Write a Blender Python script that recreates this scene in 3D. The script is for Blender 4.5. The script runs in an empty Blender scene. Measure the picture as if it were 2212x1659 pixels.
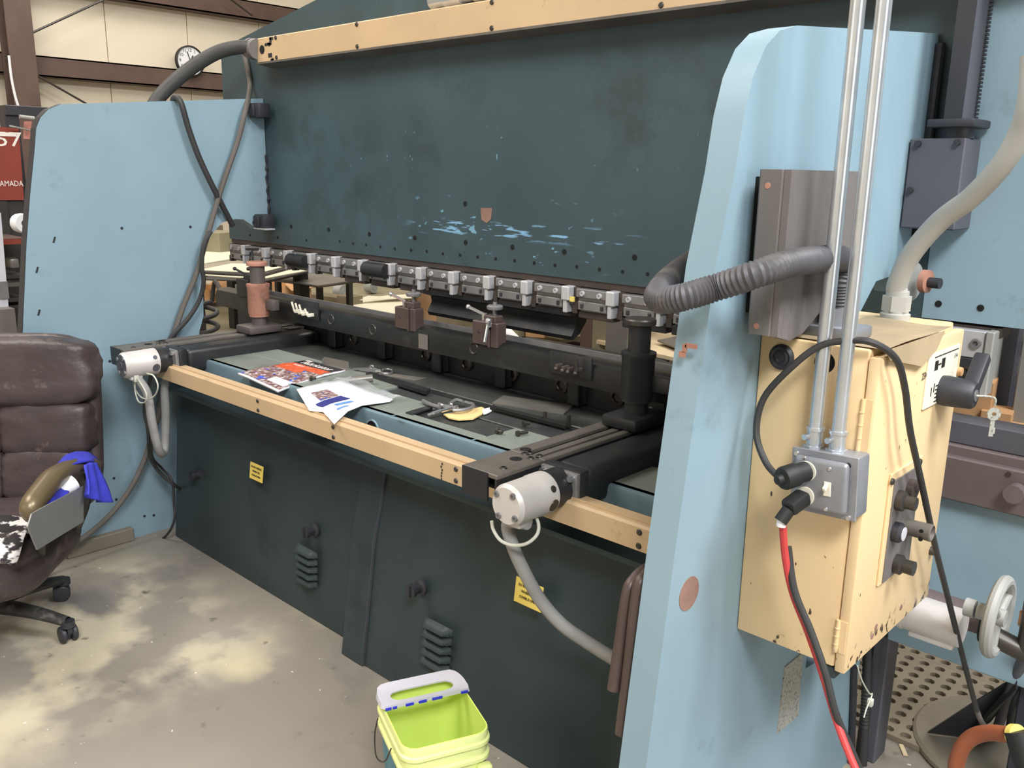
import bpy, bmesh, math, random
from mathutils import Vector, Matrix
random.seed(7)
SC = bpy.context.scene
COL = SC.collection
V = Vector

# ------------------------------------------------------------------ camera
EYE = V((0, 0, 1.6))
YAW, PITCH, ROLL = 0.7519, 0.236, -0.01632
FPX, CX, CY = 1900.0, 1106.0, 829.5
_f = V((-math.sin(YAW) * math.cos(PITCH), math.cos(YAW) * math.cos(PITCH), -math.sin(PITCH)))
_r = V((math.cos(YAW), math.sin(YAW), 0))
_d = _f.cross(_r)
RGT = _r * math.cos(ROLL) + _d * math.sin(ROLL)
DWN = -_r * math.sin(ROLL) + _d * math.cos(ROLL)
cam = bpy.data.cameras.new('camera')
cam.sensor_fit = 'HORIZONTAL'; cam.sensor_width = 36; cam.lens = FPX / 2212 * 36
cam.clip_start = 0.05; cam.clip_end = 100
cobj = bpy.data.objects.new('camera', cam); COL.objects.link(cobj)
m = Matrix((RGT, -DWN, -_f)).transposed().to_4x4(); m.translation = EYE
cobj.matrix_world = m
SC.camera = cobj

def ray(u, v):
    return RGT * ((u - CX) / FPX) + DWN * ((v - CY) / FPX) + _f
def P(u, v, ax, val):
    d = ray(u, v); return EYE + d * ((val - EYE[ax]) / d[ax])
def PP(u, v, pt, n):
    d = ray(u, v); n = V(n); return EYE + d * ((V(pt) - EYE).dot(n) / d.dot(n))

# ------------------------------------------------------------------ world, light, exposure
SC.view_settings.view_transform = 'Standard'; SC.view_settings.look = 'None'
SC.view_settings.gamma = 1; SC.view_settings.use_curve_mapping = False
SC.view_settings.exposure = 0.0
W = bpy.data.worlds.new('world'); SC.world = W; W.use_nodes = True
W.node_tree.nodes['Background'].inputs[0].default_value = (0.80, 0.88, 1.0, 1)
W.node_tree.nodes['Background'].inputs[1].default_value = 0.07

def area(name, loc, target, sx, sy, power, col=(1, 1, 1)):
    l = bpy.data.lights.new(name, 'AREA'); l.shape = 'RECTANGLE'; l.size = sx; l.size_y = sy
    l.energy = power; l.color = col
    o = bpy.data.objects.new(name, l); COL.objects.link(o); o.location = loc
    o.rotation_euler = (V(target) - V(loc)).to_track_quat('-Z', 'Y').to_euler()
    return o
area('skylight', (2.3, 1.9, 5.8), (1.0, 1.8, 0), 1.6, 2.0, 450, (0.96, 0.98, 1.0))
area('skylight', (2.5, -1.7, 5.7), (0.2, 0.4, 0.5), 1.8, 1.8, 520, (0.95, 0.98, 1.0))
area('bay_door_daylight', (6.2, -0.6, 2.3), (-0.6, 1.2, 1.5), 1.6, 3.2, 110, (0.96, 0.98, 1.0))
area('front_fill_light', (-4.0, -5.2, 3.0), (-2.2, 1.6, 0.9), 4.0, 2.6, 40, (0.96, 0.98, 1.0))  # added fill from the left front; no door is built there
area('high_bay_lamp', (-4.6, -0.4, 5.6), (-4.4, 0.2, 0), 3.0, 1.6, 230, (1.0, 0.96, 0.90))
area('high_bay_lamp', (-7.6, 3.5, 5.6), (-8.2, 3.8, 0), 3.0, 2.0, 165, (1.0, 0.97, 0.92))
area('high_bay_lamp', (-3.6, 6.0, 5.6), (-3.6, 5.5, 0), 3.0, 2.0, 130, (1.0, 0.95, 0.86))

# ------------------------------------------------------------------ materials
def lin(h):
    if isinstance(h, str):
        h = [int(h[i:i + 2], 16) / 255 for i in (0, 2, 4)]
    else:
        h = [c / 255 for c in h]
    return tuple(c / 12.92 if c <= 0.04045 else ((c + 0.055) / 1.055) ** 2.4 for c in h) + (1,)
MATS = {}
def mat(name, col, rough=0.55, metal=0.0, var=0.18, scale=5.0, dirt=None, damt=0.0, dscale=9.0, bump=0.0,
        stretch=(1, 1, 1), coat=0.0, spec=0.5, alpha=1.0, trans=0.0):
    mt = bpy.data.materials.new(name); mt.use_nodes = True
    nt = mt.node_tree; N = nt.nodes; L = nt.links
    b = N['Principled BSDF']
    b.inputs['Roughness'].default_value = rough; b.inputs['Metallic'].default_value = metal
    b.inputs['Coat Weight'].default_value = coat; b.inputs['Specular IOR Level'].default_value = spec
    b.inputs['Alpha'].default_value = alpha; b.inputs['Transmission Weight'].default_value = trans
    tc = N.new('ShaderNodeTexCoord'); mp = N.new('ShaderNodeMapping'); mp.inputs['Scale'].default_value = stretch
    L.new(tc.outputs['Object'], mp.inputs[0])
    nz = N.new('ShaderNodeTexNoise'); nz.inputs['Scale'].default_value = scale; nz.inputs['Detail'].default_value = 6
    L.new(mp.outputs[0], nz.inputs[0])
    c = lin(col)
    rp = N.new('ShaderNodeValToRGB'); e = rp.color_ramp.elements
    e[0].position = 0.3; e[1].position = 0.7
    e[0].color = tuple(x * (1 - var) for x in c[:3]) + (1,); e[1].color = tuple(min(1, x * (1 + var)) for x in c[:3]) + (1,)
    L.new(nz.outputs[0], rp.inputs[0]); out = rp.outputs[0]
    if dirt:
        n2 = N.new('ShaderNodeTexNoise'); n2.inputs['Scale'].default_value = dscale; n2.inputs['Detail'].default_value = 9
        n2.inputs['Roughness'].default_value = 0.7
        L.new(mp.outputs[0], n2.inputs[0])
        r2 = N.new('ShaderNodeValToRGB'); r2.color_ramp.elements[0].position = 0.62 - 0.25 * damt
        r2.color_ramp.elements[1].position = 0.82 - 0.25 * damt
        L.new(n2.outputs[0], r2.inputs[0])
        mx = N.new('ShaderNodeMix'); mx.data_type = 'RGBA'
        L.new(r2.outputs[0], mx.inputs[0]); L.new(out, mx.inputs[6]); mx.inputs[7].default_value = lin(dirt)
        out = mx.outputs[2]
    L.new(out, b.inputs['Base Color'])
    if bump:
        bp = N.new('ShaderNodeBump'); bp.inputs['Strength'].default_value = bump; bp.inputs['Distance'].default_value = 0.01
        n3 = N.new('ShaderNodeTexNoise'); n3.inputs['Scale'].default_value = scale * 8; n3.inputs['Detail'].default_value = 4
        L.new(mp.outputs[0], n3.inputs[0]); L.new(n3.outputs[0], bp.inputs['Height']); L.new(bp.outputs[0], b.inputs['Normal'])
    MATS[name] = mt
    return mt
def base_out(mt):
    b = mt.node_tree.nodes['Principled BSDF']; return b.inputs['Base Color'].links[0].from_socket
def overlay(mt, col, mask_fn):
    """mix a second colour in where mask_fn(nodes, links) gives 1"""
    nt = mt.node_tree; N = nt.nodes; L = nt.links
    src = base_out(mt); fac = mask_fn(N, L)
    mx = N.new('ShaderNodeMix'); mx.data_type = 'RGBA'
    L.new(fac, mx.inputs[0]); L.new(src, mx.inputs[6]); mx.inputs[7].default_value = lin(col)
    L.new(mx.outputs[2], N['Principled BSDF'].inputs['Base Color'])
def band_mask(lo, hi, ax, soft):
    def f(N, L):
        tc = N.new('ShaderNodeTexCoord'); s = N.new('ShaderNodeSeparateXYZ'); L.new(tc.outputs['Object'], s.inputs[0])
        a = N.new('ShaderNodeMapRange'); a.interpolation_type = 'SMOOTHSTEP'
        a.inputs[1].default_value = lo - soft; a.inputs[2].default_value = lo + soft
        b = N.new('ShaderNodeMapRange'); b.interpolation_type = 'SMOOTHSTEP'
        b.inputs[1].default_value = hi + soft; b.inputs[2].default_value = hi - soft
        L.new(s.outputs[ax], a.inputs[0]); L.new(s.outputs[ax], b.inputs[0])
        q = N.new('ShaderNodeMath'); q.operation = 'MULTIPLY'; L.new(a.outputs[0], q.inputs[0]); L.new(b.outputs[0], q.inputs[1])
        return q.outputs[0]
    return f
def noise_mask(scale, stretch, t0, t1, *bands, detail=6):
    def f(N, L):
        tc = N.new('ShaderNodeTexCoord'); mp = N.new('ShaderNodeMapping'); mp.inputs['Scale'].default_value = stretch
        L.new(tc.outputs['Object'], mp.inputs[0])
        n = N.new('ShaderNodeTexNoise'); n.inputs['Scale'].default_value = scale; n.inputs['Detail'].default_value = detail
        L.new(mp.outputs[0], n.inputs[0])
        a = N.new('ShaderNodeMapRange'); a.inputs[1].default_value = t0; a.inputs[2].default_value = t1
        L.new(n.outputs[0], a.inputs[0]); o = a.outputs[0]
        for bf in bands:
            q = N.new('ShaderNodeMath'); q.operation = 'MULTIPLY'; L.new(o, q.inputs[0]); L.new(bf(N, L), q.inputs[1]); o = q.outputs[0]
        return o
    return f

BLUE = mat('blue_paint', (134, 159, 172), 0.5, var=0.08, scale=2.5, dirt=(112, 136, 144), damt=0.10, dscale=7)
TEAL = mat('dark_teal_paint', (51, 62, 64), 0.46, spec=0.32, var=0.22, scale=1.6, dirt=(38, 45, 46), damt=0.35, dscale=3)
RAM = mat('ram_teal_paint', (62, 79, 85), 0.46, spec=0.35, var=0.22, scale=1.3, dirt=(50, 62, 63), damt=0.35, dscale=2.5)
overlay(RAM, (125, 170, 205), noise_mask(9, (1, 1, 9), 0.56, 0.60, band_mask(1.375, 1.425, 2, 0.012), band_mask(-2.62, -1.66, 0, 0.12)))
overlay(RAM, (112, 156, 180), noise_mask(20, (1, 1, 2.2), 0.66, 0.68, band_mask(1.29, 1.5, 2, 0.04), band_mask(-2.7, -1.8, 0, 0.2)))
overlay(RAM, (112, 150, 170), noise_mask(30, (2, 1, 1), 0.68, 0.70, band_mask(1.62, 1.75, 2, 0.03), band_mask(-3.1, -1.4, 0, 0.2)))
CREAM = mat('cream_paint', (196, 168, 132), 0.5, var=0.06, scale=4, dirt=(110, 88, 62), damt=0.0, dscale=14)
CABCREAM = mat('cabinet_cream_paint', (228, 198, 152), 0.42, var=0.04, scale=3)
overlay(CABCREAM, (60, 42, 30), noise_mask(46, (1, 1, 0.7), 0.58, 0.62, band_mask(0.68, 0.735, 2, 0.018)))
overlay(CABCREAM, (74, 54, 38), noise_mask(60, (1, 1, 0.5), 0.70, 0.72))
BLACK = mat('black_oxide_steel', (40, 41, 44), 0.42, 0.15, var=0.25, scale=6, dirt=(62, 58, 52), damt=0.25, dscale=8)
ARMTOP = mat('dusty_grey_steel', (104, 98, 92), 0.5, 0.2, var=0.2, scale=7, dirt=(70, 66, 62), damt=0.3)
BAR = mat('oily_dark_steel', (40, 41, 41), 0.33, 0.35, var=0.25, scale=5, dirt=(84, 82, 72), damt=0.15)
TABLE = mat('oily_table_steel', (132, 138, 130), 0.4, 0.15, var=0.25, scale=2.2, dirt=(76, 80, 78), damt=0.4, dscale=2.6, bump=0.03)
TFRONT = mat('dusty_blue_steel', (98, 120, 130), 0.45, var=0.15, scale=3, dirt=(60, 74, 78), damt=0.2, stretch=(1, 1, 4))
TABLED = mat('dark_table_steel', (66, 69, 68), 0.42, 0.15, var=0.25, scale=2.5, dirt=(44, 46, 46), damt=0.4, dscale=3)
HOLE = mat('dark_hole', (12, 12, 12), 0.9, var=0.1)
STEEL = mat('machined_steel', (134, 133, 134), 0.38, 0.45, var=0.15, scale=12, dirt=(110, 104, 98), damt=0.15)
STEELW = mat('bright_spacer_steel', (186, 185, 188), 0.4, 0.2, var=0.06, scale=10)
TOOL = mat('brown_tool_steel', (72, 63, 59), 0.5, 0.25, var=0.2, scale=8)
BLOCKBR = mat('brown_stop_block', (82, 68, 64), 0.45, 0.2, var=0.15, scale=9)
CHROME = mat('chrome', (215, 215, 218), 0.18, 0.9, var=0.05)
BOLT = mat('dark_bolt_steel', (70, 66, 62), 0.4, 0.5, var=0.15)
ORANGE = mat('faded_orange_sleeve', (172, 122, 104), 0.6, var=0.15, scale=12, dirt=(104, 78, 66), damt=0.3, dscale=14)
POSTG = mat('grey_post_steel', (92, 84, 82), 0.45, 0.2, var=0.15)
MOTOR = mat('silver_motor_casting', (206, 200, 196), 0.5, 0.25, var=0.08, scale=10, dirt=(160, 152, 146), damt=0.15)
GREYHOSE = mat('grey_rubber_hose', (146, 144, 142), 0.7, var=0.12, scale=16)
DARKHOSE = mat('dark_ribbed_hose', (74, 72, 76), 0.55, var=0.2, scale=16, dirt=(120, 112, 104), damt=0.25)
LIGHTHOSE = mat('light_grey_conduit', (168, 166, 160), 0.6, var=0.08, scale=6)
HOSEDK = mat('dark_hose_rubber', (56, 55, 53), 0.6, var=0.15, scale=14)
CABLE = mat('black_cable', (48, 47, 47), 0.55, var=0.15)
BROWNCABLE = mat('brown_grey_cable', (92, 86, 80), 0.6, var=0.12)
REDCABLE = mat('red_cable', (190, 62, 62), 0.5, var=0.08)
CREAMWIRE = mat('cream_wire', (196, 196, 184), 0.55, var=0.06)
GALV = mat('galvanised_tube', (206, 211, 216), 0.26, 0.75, var=0.08, scale=20)
BOXGREY = mat('galvanised_box', (150, 152, 158), 0.42, 0.5, var=0.14, scale=14, dirt=(110, 108, 108), damt=0.12)
PLUG = mat('black_plug_rubber', (26, 26, 27), 0.6, var=0.1)
IVORY = mat('ivory_plastic', (228, 222, 204), 0.5, var=0.05)
COVER = mat('dusty_grey_cover', (112, 106, 104), 0.6, 0.1, var=0.22, scale=9, dirt=(78, 72, 70), damt=0.3, stretch=(1, 1, .4))
COLUMN = mat('charcoal_metal', (86, 86, 94), 0.5, 0.2, var=0.1)
CHARC = mat('charcoal_black', (48, 48, 54), 0.5, 0.1, var=0.1)
LEATHER = mat('worn_brown_leather', (66, 56, 56), 0.42, var=0.25, scale=4, dirt=(128, 112, 108), damt=0.1, dscale=10, bump=0.3, spec=0.4)
BRONZE = mat('bronze_plastic', (112, 98, 74), 0.35, 0.35, var=0.12)
PLASTIC = mat('scuffed_black_plastic', (48, 47, 46), 0.5, var=0.2, scale=9, dirt=(122, 116, 106), damt=0.3, dscale=12)
GREYPLATE = mat('grey_sheet_metal', (138, 138, 136), 0.5, 0.3, var=0.08)
BLUECLOTH = mat('royal_blue_cloth', (52, 56, 176), 0.85, var=0.15, scale=20)
PAPER = mat('white_paper', (232, 232, 236), 0.6, var=0.03)
ZEBRA = mat('striped_cloth', (226, 220, 216), 0.85, var=0.05)
overlay(ZEBRA, (40, 34, 36), noise_mask(14, (1, 1, 2.5), 0.48, 0.52))
LIME = mat('lime_green_plastic', (218, 236, 120), 0.45, var=0.04, spec=0.4)
LIMEOUT = mat('pale_lime_plastic', (230, 238, 160), 0.45, var=0.03)
LIDM = mat('grey_lid_plastic', (196, 194, 204), 0.4, var=0.06, scale=9)
BLUEINK = mat('blue_print', (40, 48, 190), 0.6, var=0.05)
CYAN = mat('cyan_print', (36, 205, 240), 0.5, var=0.04)
TEALPRINT = mat('teal_print', (78, 132, 152), 0.5, var=0.2, scale=20)
YELLOW = mat('yellow_label', (222, 196, 96), 0.55, var=0.05)
INK = mat('black_ink', (28, 26, 24), 0.6, var=0.05)
INKWHITE = mat('white_ink', (228, 220, 214), 0.6, var=0.03)
RED = mat('red_machine_paint', (130, 54, 42), 0.5, var=0.08)
WALLM = mat('cream_wall_panel', (226, 214, 192), 0.6, var=0.04, scale=1.2)
BROWNSTEEL = mat('red_brown_structural_steel', (92, 72, 64), 0.6, var=0.15, scale=5)
CARD = mat('cardboard', (196, 152, 108), 0.8, var=0.1, scale=12)
CARDP = mat('pale_cardboard', (214, 194, 160), 0.8, var=0.1, scale=9)
WHITESHEET = mat('cream_sheet', (226, 220, 196), 0.5, var=0.05, scale=3)
GREYSHEET = mat('grey_steel_sheet', (128, 124, 118), 0.4, 0.4, var=0.18, scale=4)
DARKRACK = mat('dark_rack_paint', (46, 44, 42), 0.6, var=0.2)
CARDTOP = mat('dusty_cardboard', (164, 144, 114), 0.85, var=0.16, scale=8, dirt=(120, 106, 90), damt=0.25, dscale=6)
OLIVE = mat('olive_grey_board', (142, 134, 110), 0.7, var=0.12)
RACKGREY = mat('grey_rack_post', (150, 150, 146), 0.55, var=0.12)
WOOD = mat('grey_wood', (120, 108, 86), 0.8, var=0.2, stretch=(1, 6, 1))
MATM = mat('beige_rubber_mat', (138, 128, 110), 0.8, var=0.12, scale=7)
NAVY = mat('navy_steel', (42, 46, 56), 0.5, 0.1, var=0.12)
DUSTY = mat('dusty_floor_plate', (126, 118, 104), 0.75, var=0.2, scale=5)
HOSEOR = mat('orange_brown_hose', (150, 84, 54), 0.6, var=0.12)
TAPE = mat('yellow_tape', (226, 206, 110), 0.5, var=0.05)
RUST = mat('rust_brown', (134, 104, 92), 0.8, var=0.2, scale=20)
PURPLE = mat('plum_grey_die_steel', (104, 92, 92), 0.5, 0.2, var=0.15)
BAGM = mat('clear_plastic_bag', (225, 228, 232), 0.15, var=0.03, alpha=0.3, spec=0.7)
LABELG = mat('grey_data_plate', (164, 164, 156), 0.55, var=0.08)
overlay(LABELG, (90, 92, 86), noise_mask(160, (1, 2, 1), 0.56, 0.62))
GLASS = mat('clock_glass', (240, 240, 240), 0.05, var=0.0, alpha=0.12)
FLOOR = mat('worn_concrete', (138, 131, 121), 0.62, var=0.14, scale=1.6, bump=0.04)
overlay(FLOOR, (196, 182, 148), noise_mask(1.7, (1, 1, 1), 0.54, 0.66))
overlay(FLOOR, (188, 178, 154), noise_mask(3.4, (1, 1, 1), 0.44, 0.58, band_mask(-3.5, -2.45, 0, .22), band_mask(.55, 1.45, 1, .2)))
overlay(FLOOR, (122, 116, 110), noise_mask(2.6, (1, 1.5, 1), 0.56, 0.68))
overlay(FLOOR, (96, 90, 82), noise_mask(11, (1, 1, 1), 0.66, 0.74, detail=3))
overlay(FLOOR, (226, 220, 206), noise_mask(38, (1, 1, 1), 0.735, 0.75, detail=2))

# ------------------------------------------------------------------ mesh helpers
class B:
    def __init__(s): s.bm = bmesh.new(); s.mi = 0
    def _fin(s, n0):
        s.bm.faces.ensure_lookup_table()
        for f in s.bm.faces[n0:]: f.material_index = s.mi
        return s
    def box(s, c, d, bev=0.0, rot=None, seg=2):
        n0 = len(s.bm.faces)
        M = Matrix.Translation(V(c)) @ (rot.to_4x4() if rot else Matrix()) @ Matrix.Diagonal((d[0], d[1], d[2], 1))
        if bev:
            t = bmesh.new(); bmesh.ops.create_cube(t, size=1, matrix=Matrix.Diagonal((d[0], d[1], d[2], 1)))
            bmesh.ops.bevel(t, geom=t.edges[:], offset=min(bev, min(d) * .49), segments=seg, affect='EDGES', profile=.5)
            t.transform(Matrix.Translation(V(c)) @ (rot.to_4x4() if rot else Matrix()))
            me = bpy.data.meshes.new('t'); t.to_mesh(me); t.free(); s.bm.from_mesh(me); bpy.data.meshes.remove(me)
        else:
            bmesh.ops.create_cube(s.bm, size=1, matrix=M)
        return s._fin(n0)
    def bx(s, x0, x1, y0, y1, z0, z1, bev=0.0, seg=2):
        return s.box(((x0 + x1) / 2, (y0 + y1) / 2, (z0 + z1) / 2), (abs(x1 - x0), abs(y1 - y0), abs(z1 - z0)), bev, None, seg)
    def cyl(s, p0, p1, r, r2=None, n=20):
        n0 = len(s.bm.faces); p0 = V(p0); p1 = V(p1); d = p1 - p0
        q = d.to_track_quat('Z', 'Y').to_matrix().to_4x4()
        bmesh.ops.create_cone(s.bm, cap_ends=True, segments=n, radius1=r, radius2=r if r2 is None else r2, depth=d.length,
                              matrix=Matrix.Translation((p0 + p1) / 2) @ q)
        return s._fin(n0)
    def ball(s, c, r, sc=(1, 1, 1), rot=None, n=14):
        n0 = len(s.bm.faces)
        bmesh.ops.create_uvsphere(s.bm, u_segments=n, v_segments=max(6, n * 2 // 3), radius=r,
                                  matrix=Matrix.Translation(V(c)) @ (rot.to_4x4() if rot else Matrix()) @ Matrix.Diagonal((*sc, 1)))
        return s._fin(n0)
    def lathe(s, prof, p0, d, n=24):
        """prof: (r, h) along axis d from p0"""
        n0 = len(s.bm.faces); d = V(d).normalized(); q = d.to_track_quat('Z', 'Y').to_matrix(); p0 = V(p0); rings = []
        for r, h in prof:
            if r < 1e-6: rings.append([s.bm.verts.new(p0 + d * h)])
            else: rings.append([s.bm.verts.new(p0 + q @ V((r * math.cos(a), r * math.sin(a), h))) for a in [2 * math.pi * k / n for k in range(n)]])
        for A, C in zip(rings, rings[1:]):
            for k in range(n):
                vs = [A[k % len(A)], A[(k + 1) % len(A)], C[(k + 1) % len(C)], C[k % len(C)]]
                u = []
                for x in vs:
                    if x not in u: u.append(x)
                if len(u) > 2: s.bm.faces.new(u)
        return s._fin(n0)
    def tube(s, pts, r, n=10, smooth=5, closed=False, rib=0.0, ribn=None):
        n0 = len(s.bm.faces); pts = [V(p) for p in pts]
        if smooth:
            o = []; m_ = len(pts); rng = range(m_ if closed else m_ - 1)
            for i in rng:
                g = lambda k: pts[k % m_] if closed else pts[max(0, min(m_ - 1, k))]
                a, b, c, d = g(i - 1), g(i), g(i + 1), g(i + 2)
                if not closed:
                    if i == 0: a = b * 2 - c
                    if i == m_ - 2: d = c * 2 - b
                for k in range(smooth):
                    t = k / smooth
                    o.append(0.5 * ((2 * b) + (c - a) * t + (2 * a - 5 * b + 4 * c - d) * t * t + (3 * b - a - 3 * c + d) * t ** 3))
            if not closed: o.append(pts[-1])
            pts = o
        m_ = len(pts); rings = []; ref = None
        for i, p in enumerate(pts):
            if closed: tg = pts[(i + 1) % m_] - pts[i - 1]
            else: tg = pts[min(i + 1, m_ - 1)] - pts[max(i - 1, 0)]
            if tg.length < 1e-9: tg = V((0, 0, 1))
            tg.normalize()
            if ref is None:
                ref = tg.cross(V((0, 0, 1)));
                if ref.length < 1e-3: ref = tg.cross(V((1, 0, 0)))
            ref = (ref - tg * ref.dot(tg)).normalized(); bi = tg.cross(ref)
            rr = r(i / (m_ - 1)) if callable(r) else r
            if rib and i % 2: rr *= 1 - rib
            rings.append([s.bm.verts.new(p + (ref * math.cos(a) + bi * math.sin(a)) * rr) for a in [2 * math.pi * k / n for k in range(n)]])
        pr = list(zip(rings, rings[1:])) + ([(rings[-1], rings[0])] if closed else [])
        for A, C in pr:
            for k in range(n): s.bm.faces.new((A[k], A[(k + 1) % n], C[(k + 1) % n], C[k]))
        if not closed:
            s.bm.faces.new(rings[0][::-1]); s.bm.faces.new(rings[-1])
        return s._fin(n0)
    def prism(s, poly, ax, a, b):
        """poly in the two other axes (x,y,z order), extruded along ax from a to b"""
        n0 = len(s.bm.faces)
        def mk(p, t):
            q = list(p); q.insert(ax, t); return s.bm.verts.new(q)
        A = [mk(p, a) for p in poly]; C = [mk(p, b) for p in poly]; n = len(poly)
        s.bm.faces.new(A[::-1]); s.bm.faces.new(C)
        for k in range(n): s.bm.faces.new((A[k], A[(k + 1) % n], C[(k + 1) % n], C[k]))
        return s._fin(n0)
    def plate(s, pts, ext):
        n0 = len(s.bm.faces); ext = V(ext)
        A = [s.bm.verts.new(V(p)) for p in pts]; C = [s.bm.verts.new(V(p) + ext) for p in pts]; n = len(pts)
        s.bm.faces.new(A[::-1]); s.bm.faces.new(C)
        for k in range(n): s.bm.faces.new((A[k], A[(k + 1) % n], C[(k + 1) % n], C[k]))
        return s._fin(n0)
    def grid(s, fn, nu, nv):
        n0 = len(s.bm.faces)
        G = [[s.bm.verts.new(V(fn(i / nu, j / nv))) for j in range(nv + 1)] for i in range(nu + 1)]
        for i in range(nu):
            for j in range(nv): s.bm.faces.new((G[i][j], G[i + 1][j], G[i + 1][j + 1], G[i][j + 1]))
        return s._fin(n0)
    def bevel(s, w, seg=2, ang=0.6):
        es = [e for e in s.bm.edges if len(e.link_faces) == 2 and e.calc_face_angle(0) > ang]
        bmesh.ops.bevel(s.bm, geom=es, offset=w, segments=seg, affect='EDGES', profile=.5, clamp_overlap=True); return s

WOFF = {}
def tag(o, label=None, cat=None, group=None, kind=None):
    if label: o['label'] = label
    if cat: o['category'] = cat
    if group: o['group'] = group
    if kind: o['kind'] = kind
    return o
def link(o, parent):
    COL.objects.link(o)
    if parent:
        o.parent = parent; o.matrix_parent_inverse = Matrix.Translation(-WOFF.get(parent.name, V((0, 0, 0))))
        WOFF[o.name] = V(o.location)
def ob(name, b, mats, parent=None, label=None, cat=None, group=None, kind=None, sharp=0.6, mods=None):
    bmesh.ops.recalc_face_normals(b.bm, faces=b.bm.faces[:])
    me = bpy.data.meshes.new(name); b.bm.to_mesh(me); b.bm.free()
    for mm in (mats if isinstance(mats, (list, tuple)) else [mats]): me.materials.append(mm)
    for p in me.polygons: p.use_smooth = True
    me.set_sharp_from_angle(angle=sharp)
    o = bpy.data.objects.new(name, me); link(o, parent)
    return tag(o, label, cat, group, kind)
def thing(name, loc, label, cat, group=None):
    o = bpy.data.objects.new(name, None); o.empty_display_size = .1; COL.objects.link(o); o.location = loc
    WOFF[o.name] = V(loc)
    return tag(o, label, cat, group)
def copy_at(src, parent, loc):
    o = src.copy(); COL.objects.link(o); o.parent = parent; o.location = loc
    return o
def text(name, body, size, pos, right, up, mt, parent=None, ext=0.0004, align='CENTER', sx=1.0, **k):
    c = bpy.data.curves.new(name, 'FONT'); c.body = body; c.size = size; c.extrude = ext
    c.align_x = align; c.align_y = 'CENTER'; c.materials.append(mt); c.resolution_u = 2
    tmp = bpy.data.objects.new('tmp', c); COL.objects.link(tmp)
    me = bpy.data.meshes.new_from_object(tmp.evaluated_get(bpy.context.evaluated_depsgraph_get())); bpy.data.objects.remove(tmp); bpy.data.curves.remove(c); me.name = name
    if not me.materials: me.materials.append(mt)
    o = bpy.data.objects.new(name, me); COL.objects.link(o)
    r = V(right).normalized(); u = V(up); u = (u - r * u.dot(r)).normalized(); n = r.cross(u)
    M = Matrix((r * sx, u, n)).transposed().to_4x4(); M.translation = V(pos)
    if parent:
        o.parent = parent; o.matrix_parent_inverse = Matrix.Translation(-WOFF.get(parent.name, V((0, 0, 0))))
    o.matrix_basis = M
    return tag(o, **k)

# ------------------------------------------------------------------ the setting
b = B(); b.bx(-10.2, 7, -6, 11, -.1, 0); ob('floor', b, FLOOR, kind='structure')
b = B(); b.bx(-10.5, 7, -6, 11, 6.0, 6.1); ob('ceiling', b, WALLM, kind='structure')
b = B(); b.bx(-10.3, -10.16, -6, 11, 0, 6); wl = ob('wall_left', b, WALLM, kind='structure')
for k in range(18):
    b = B(); y = -5.9 + k * .93; b.bx(-10.165, -10.10, y, y + .922, 0, 5.98, .006, 1); ob('wall_panel', b, WALLM, wl)
b = B(); b.bx(-10.3, 7, 10.9, 11, 0, 6); ob('wall_back', b, WALLM, kind='structure')
b = B(); b.bx(-10.3, 7, -6, -5.9, 0, 6); ob('wall_front', b, WALLM, kind='structure')
def girt(name, z):
    b = B()
    b.bx(-9.93, -9.91, -5.8, 10.8, z - .1, z + .1); b.bx(-10.1, -9.91, -5.8, 10.8, z + .085, z + .1); b.bx(-10.1, -9.91, -5.8, 10.8, z - .1, z - .085)
    b.bx(-9.96, -9.91, -5.8, 10.8, z + .06, z + .066)
    ob(name, b, BROWNSTEEL, kind='structure')
girt('trim_1', 2.57); girt('trim_2', 3.42); girt('trim_3', 1.35)
b = B()                                              # I-section column
b.bx(-9.90, -9.885, 3.20, 3.44, 0, 6); b.bx(-9.70, -9.685, 3.20, 3.44, 0, 6); b.bx(-9.89, -9.69, 3.315, 3.33, 0, 6)
ob('trim_4', b, BROWNSTEEL, kind='structure')
rods = [((50, 80), (240, -8), 'thin diagonal brace rod rising right from the brown column to the upper girt'),
        ((57, 150), (190, 226), 'thin diagonal brace rod falling right from the brown column below the wall girt'),
        ((492, -6), (545, 34), 'short length of thin brace rod above the upper girt near the machine top')]
for (a, c, lb) in rods:
    b = B(); b.cyl(P(*a, 0, -9.75), P(*c, 0, -9.75), .011, n=8); ob('brace_rod', b, BOLT, None, lb, 'brace rod')

# ------------------------------------------------------------------ wall clock
cc = P(412, 132, 0, -9.86)
ck = thing('wall_clock', cc, 'round black-rimmed wall clock with white dial above the lower wall girt', 'clock')
b = B(); b.lathe([(0, 0), (.165, 0), (.168, .05), (.155, .055), (.150, .03), (0, .03)], cc - V((.05, 0, 0)), (1, 0, 0), 40); ob('rim', b, INK, ck)
b = B(); b.lathe([(0, .0), (.151, .0), (.151, .006), (0, .006)], cc - V((.018, 0, 0)), (1, 0, 0), 40); face = ob('dial', b, PAPER, ck)
for h in range(1, 13):
    a = math.radians(90 - h * 30)
    text('numeral', str(h), .05, cc + V((-.010, math.cos(a) * .118, math.sin(a) * .118)), (0, 1, 0), (0, 0, 1), INK, face)
for nm, a, ln, wd in (('hour_hand', math.radians(60), .07, .007), ('minute_hand', math.radians(108), .105, .005)):
    b = B(); d = V((0, math.cos(a), math.sin(a))); b.tube([cc - V((.006, 0, 0)) - d * .015, cc - V((.006, 0, 0)) + d * ln], wd, 6, 0); ob(nm, b, INK, ck)

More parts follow.
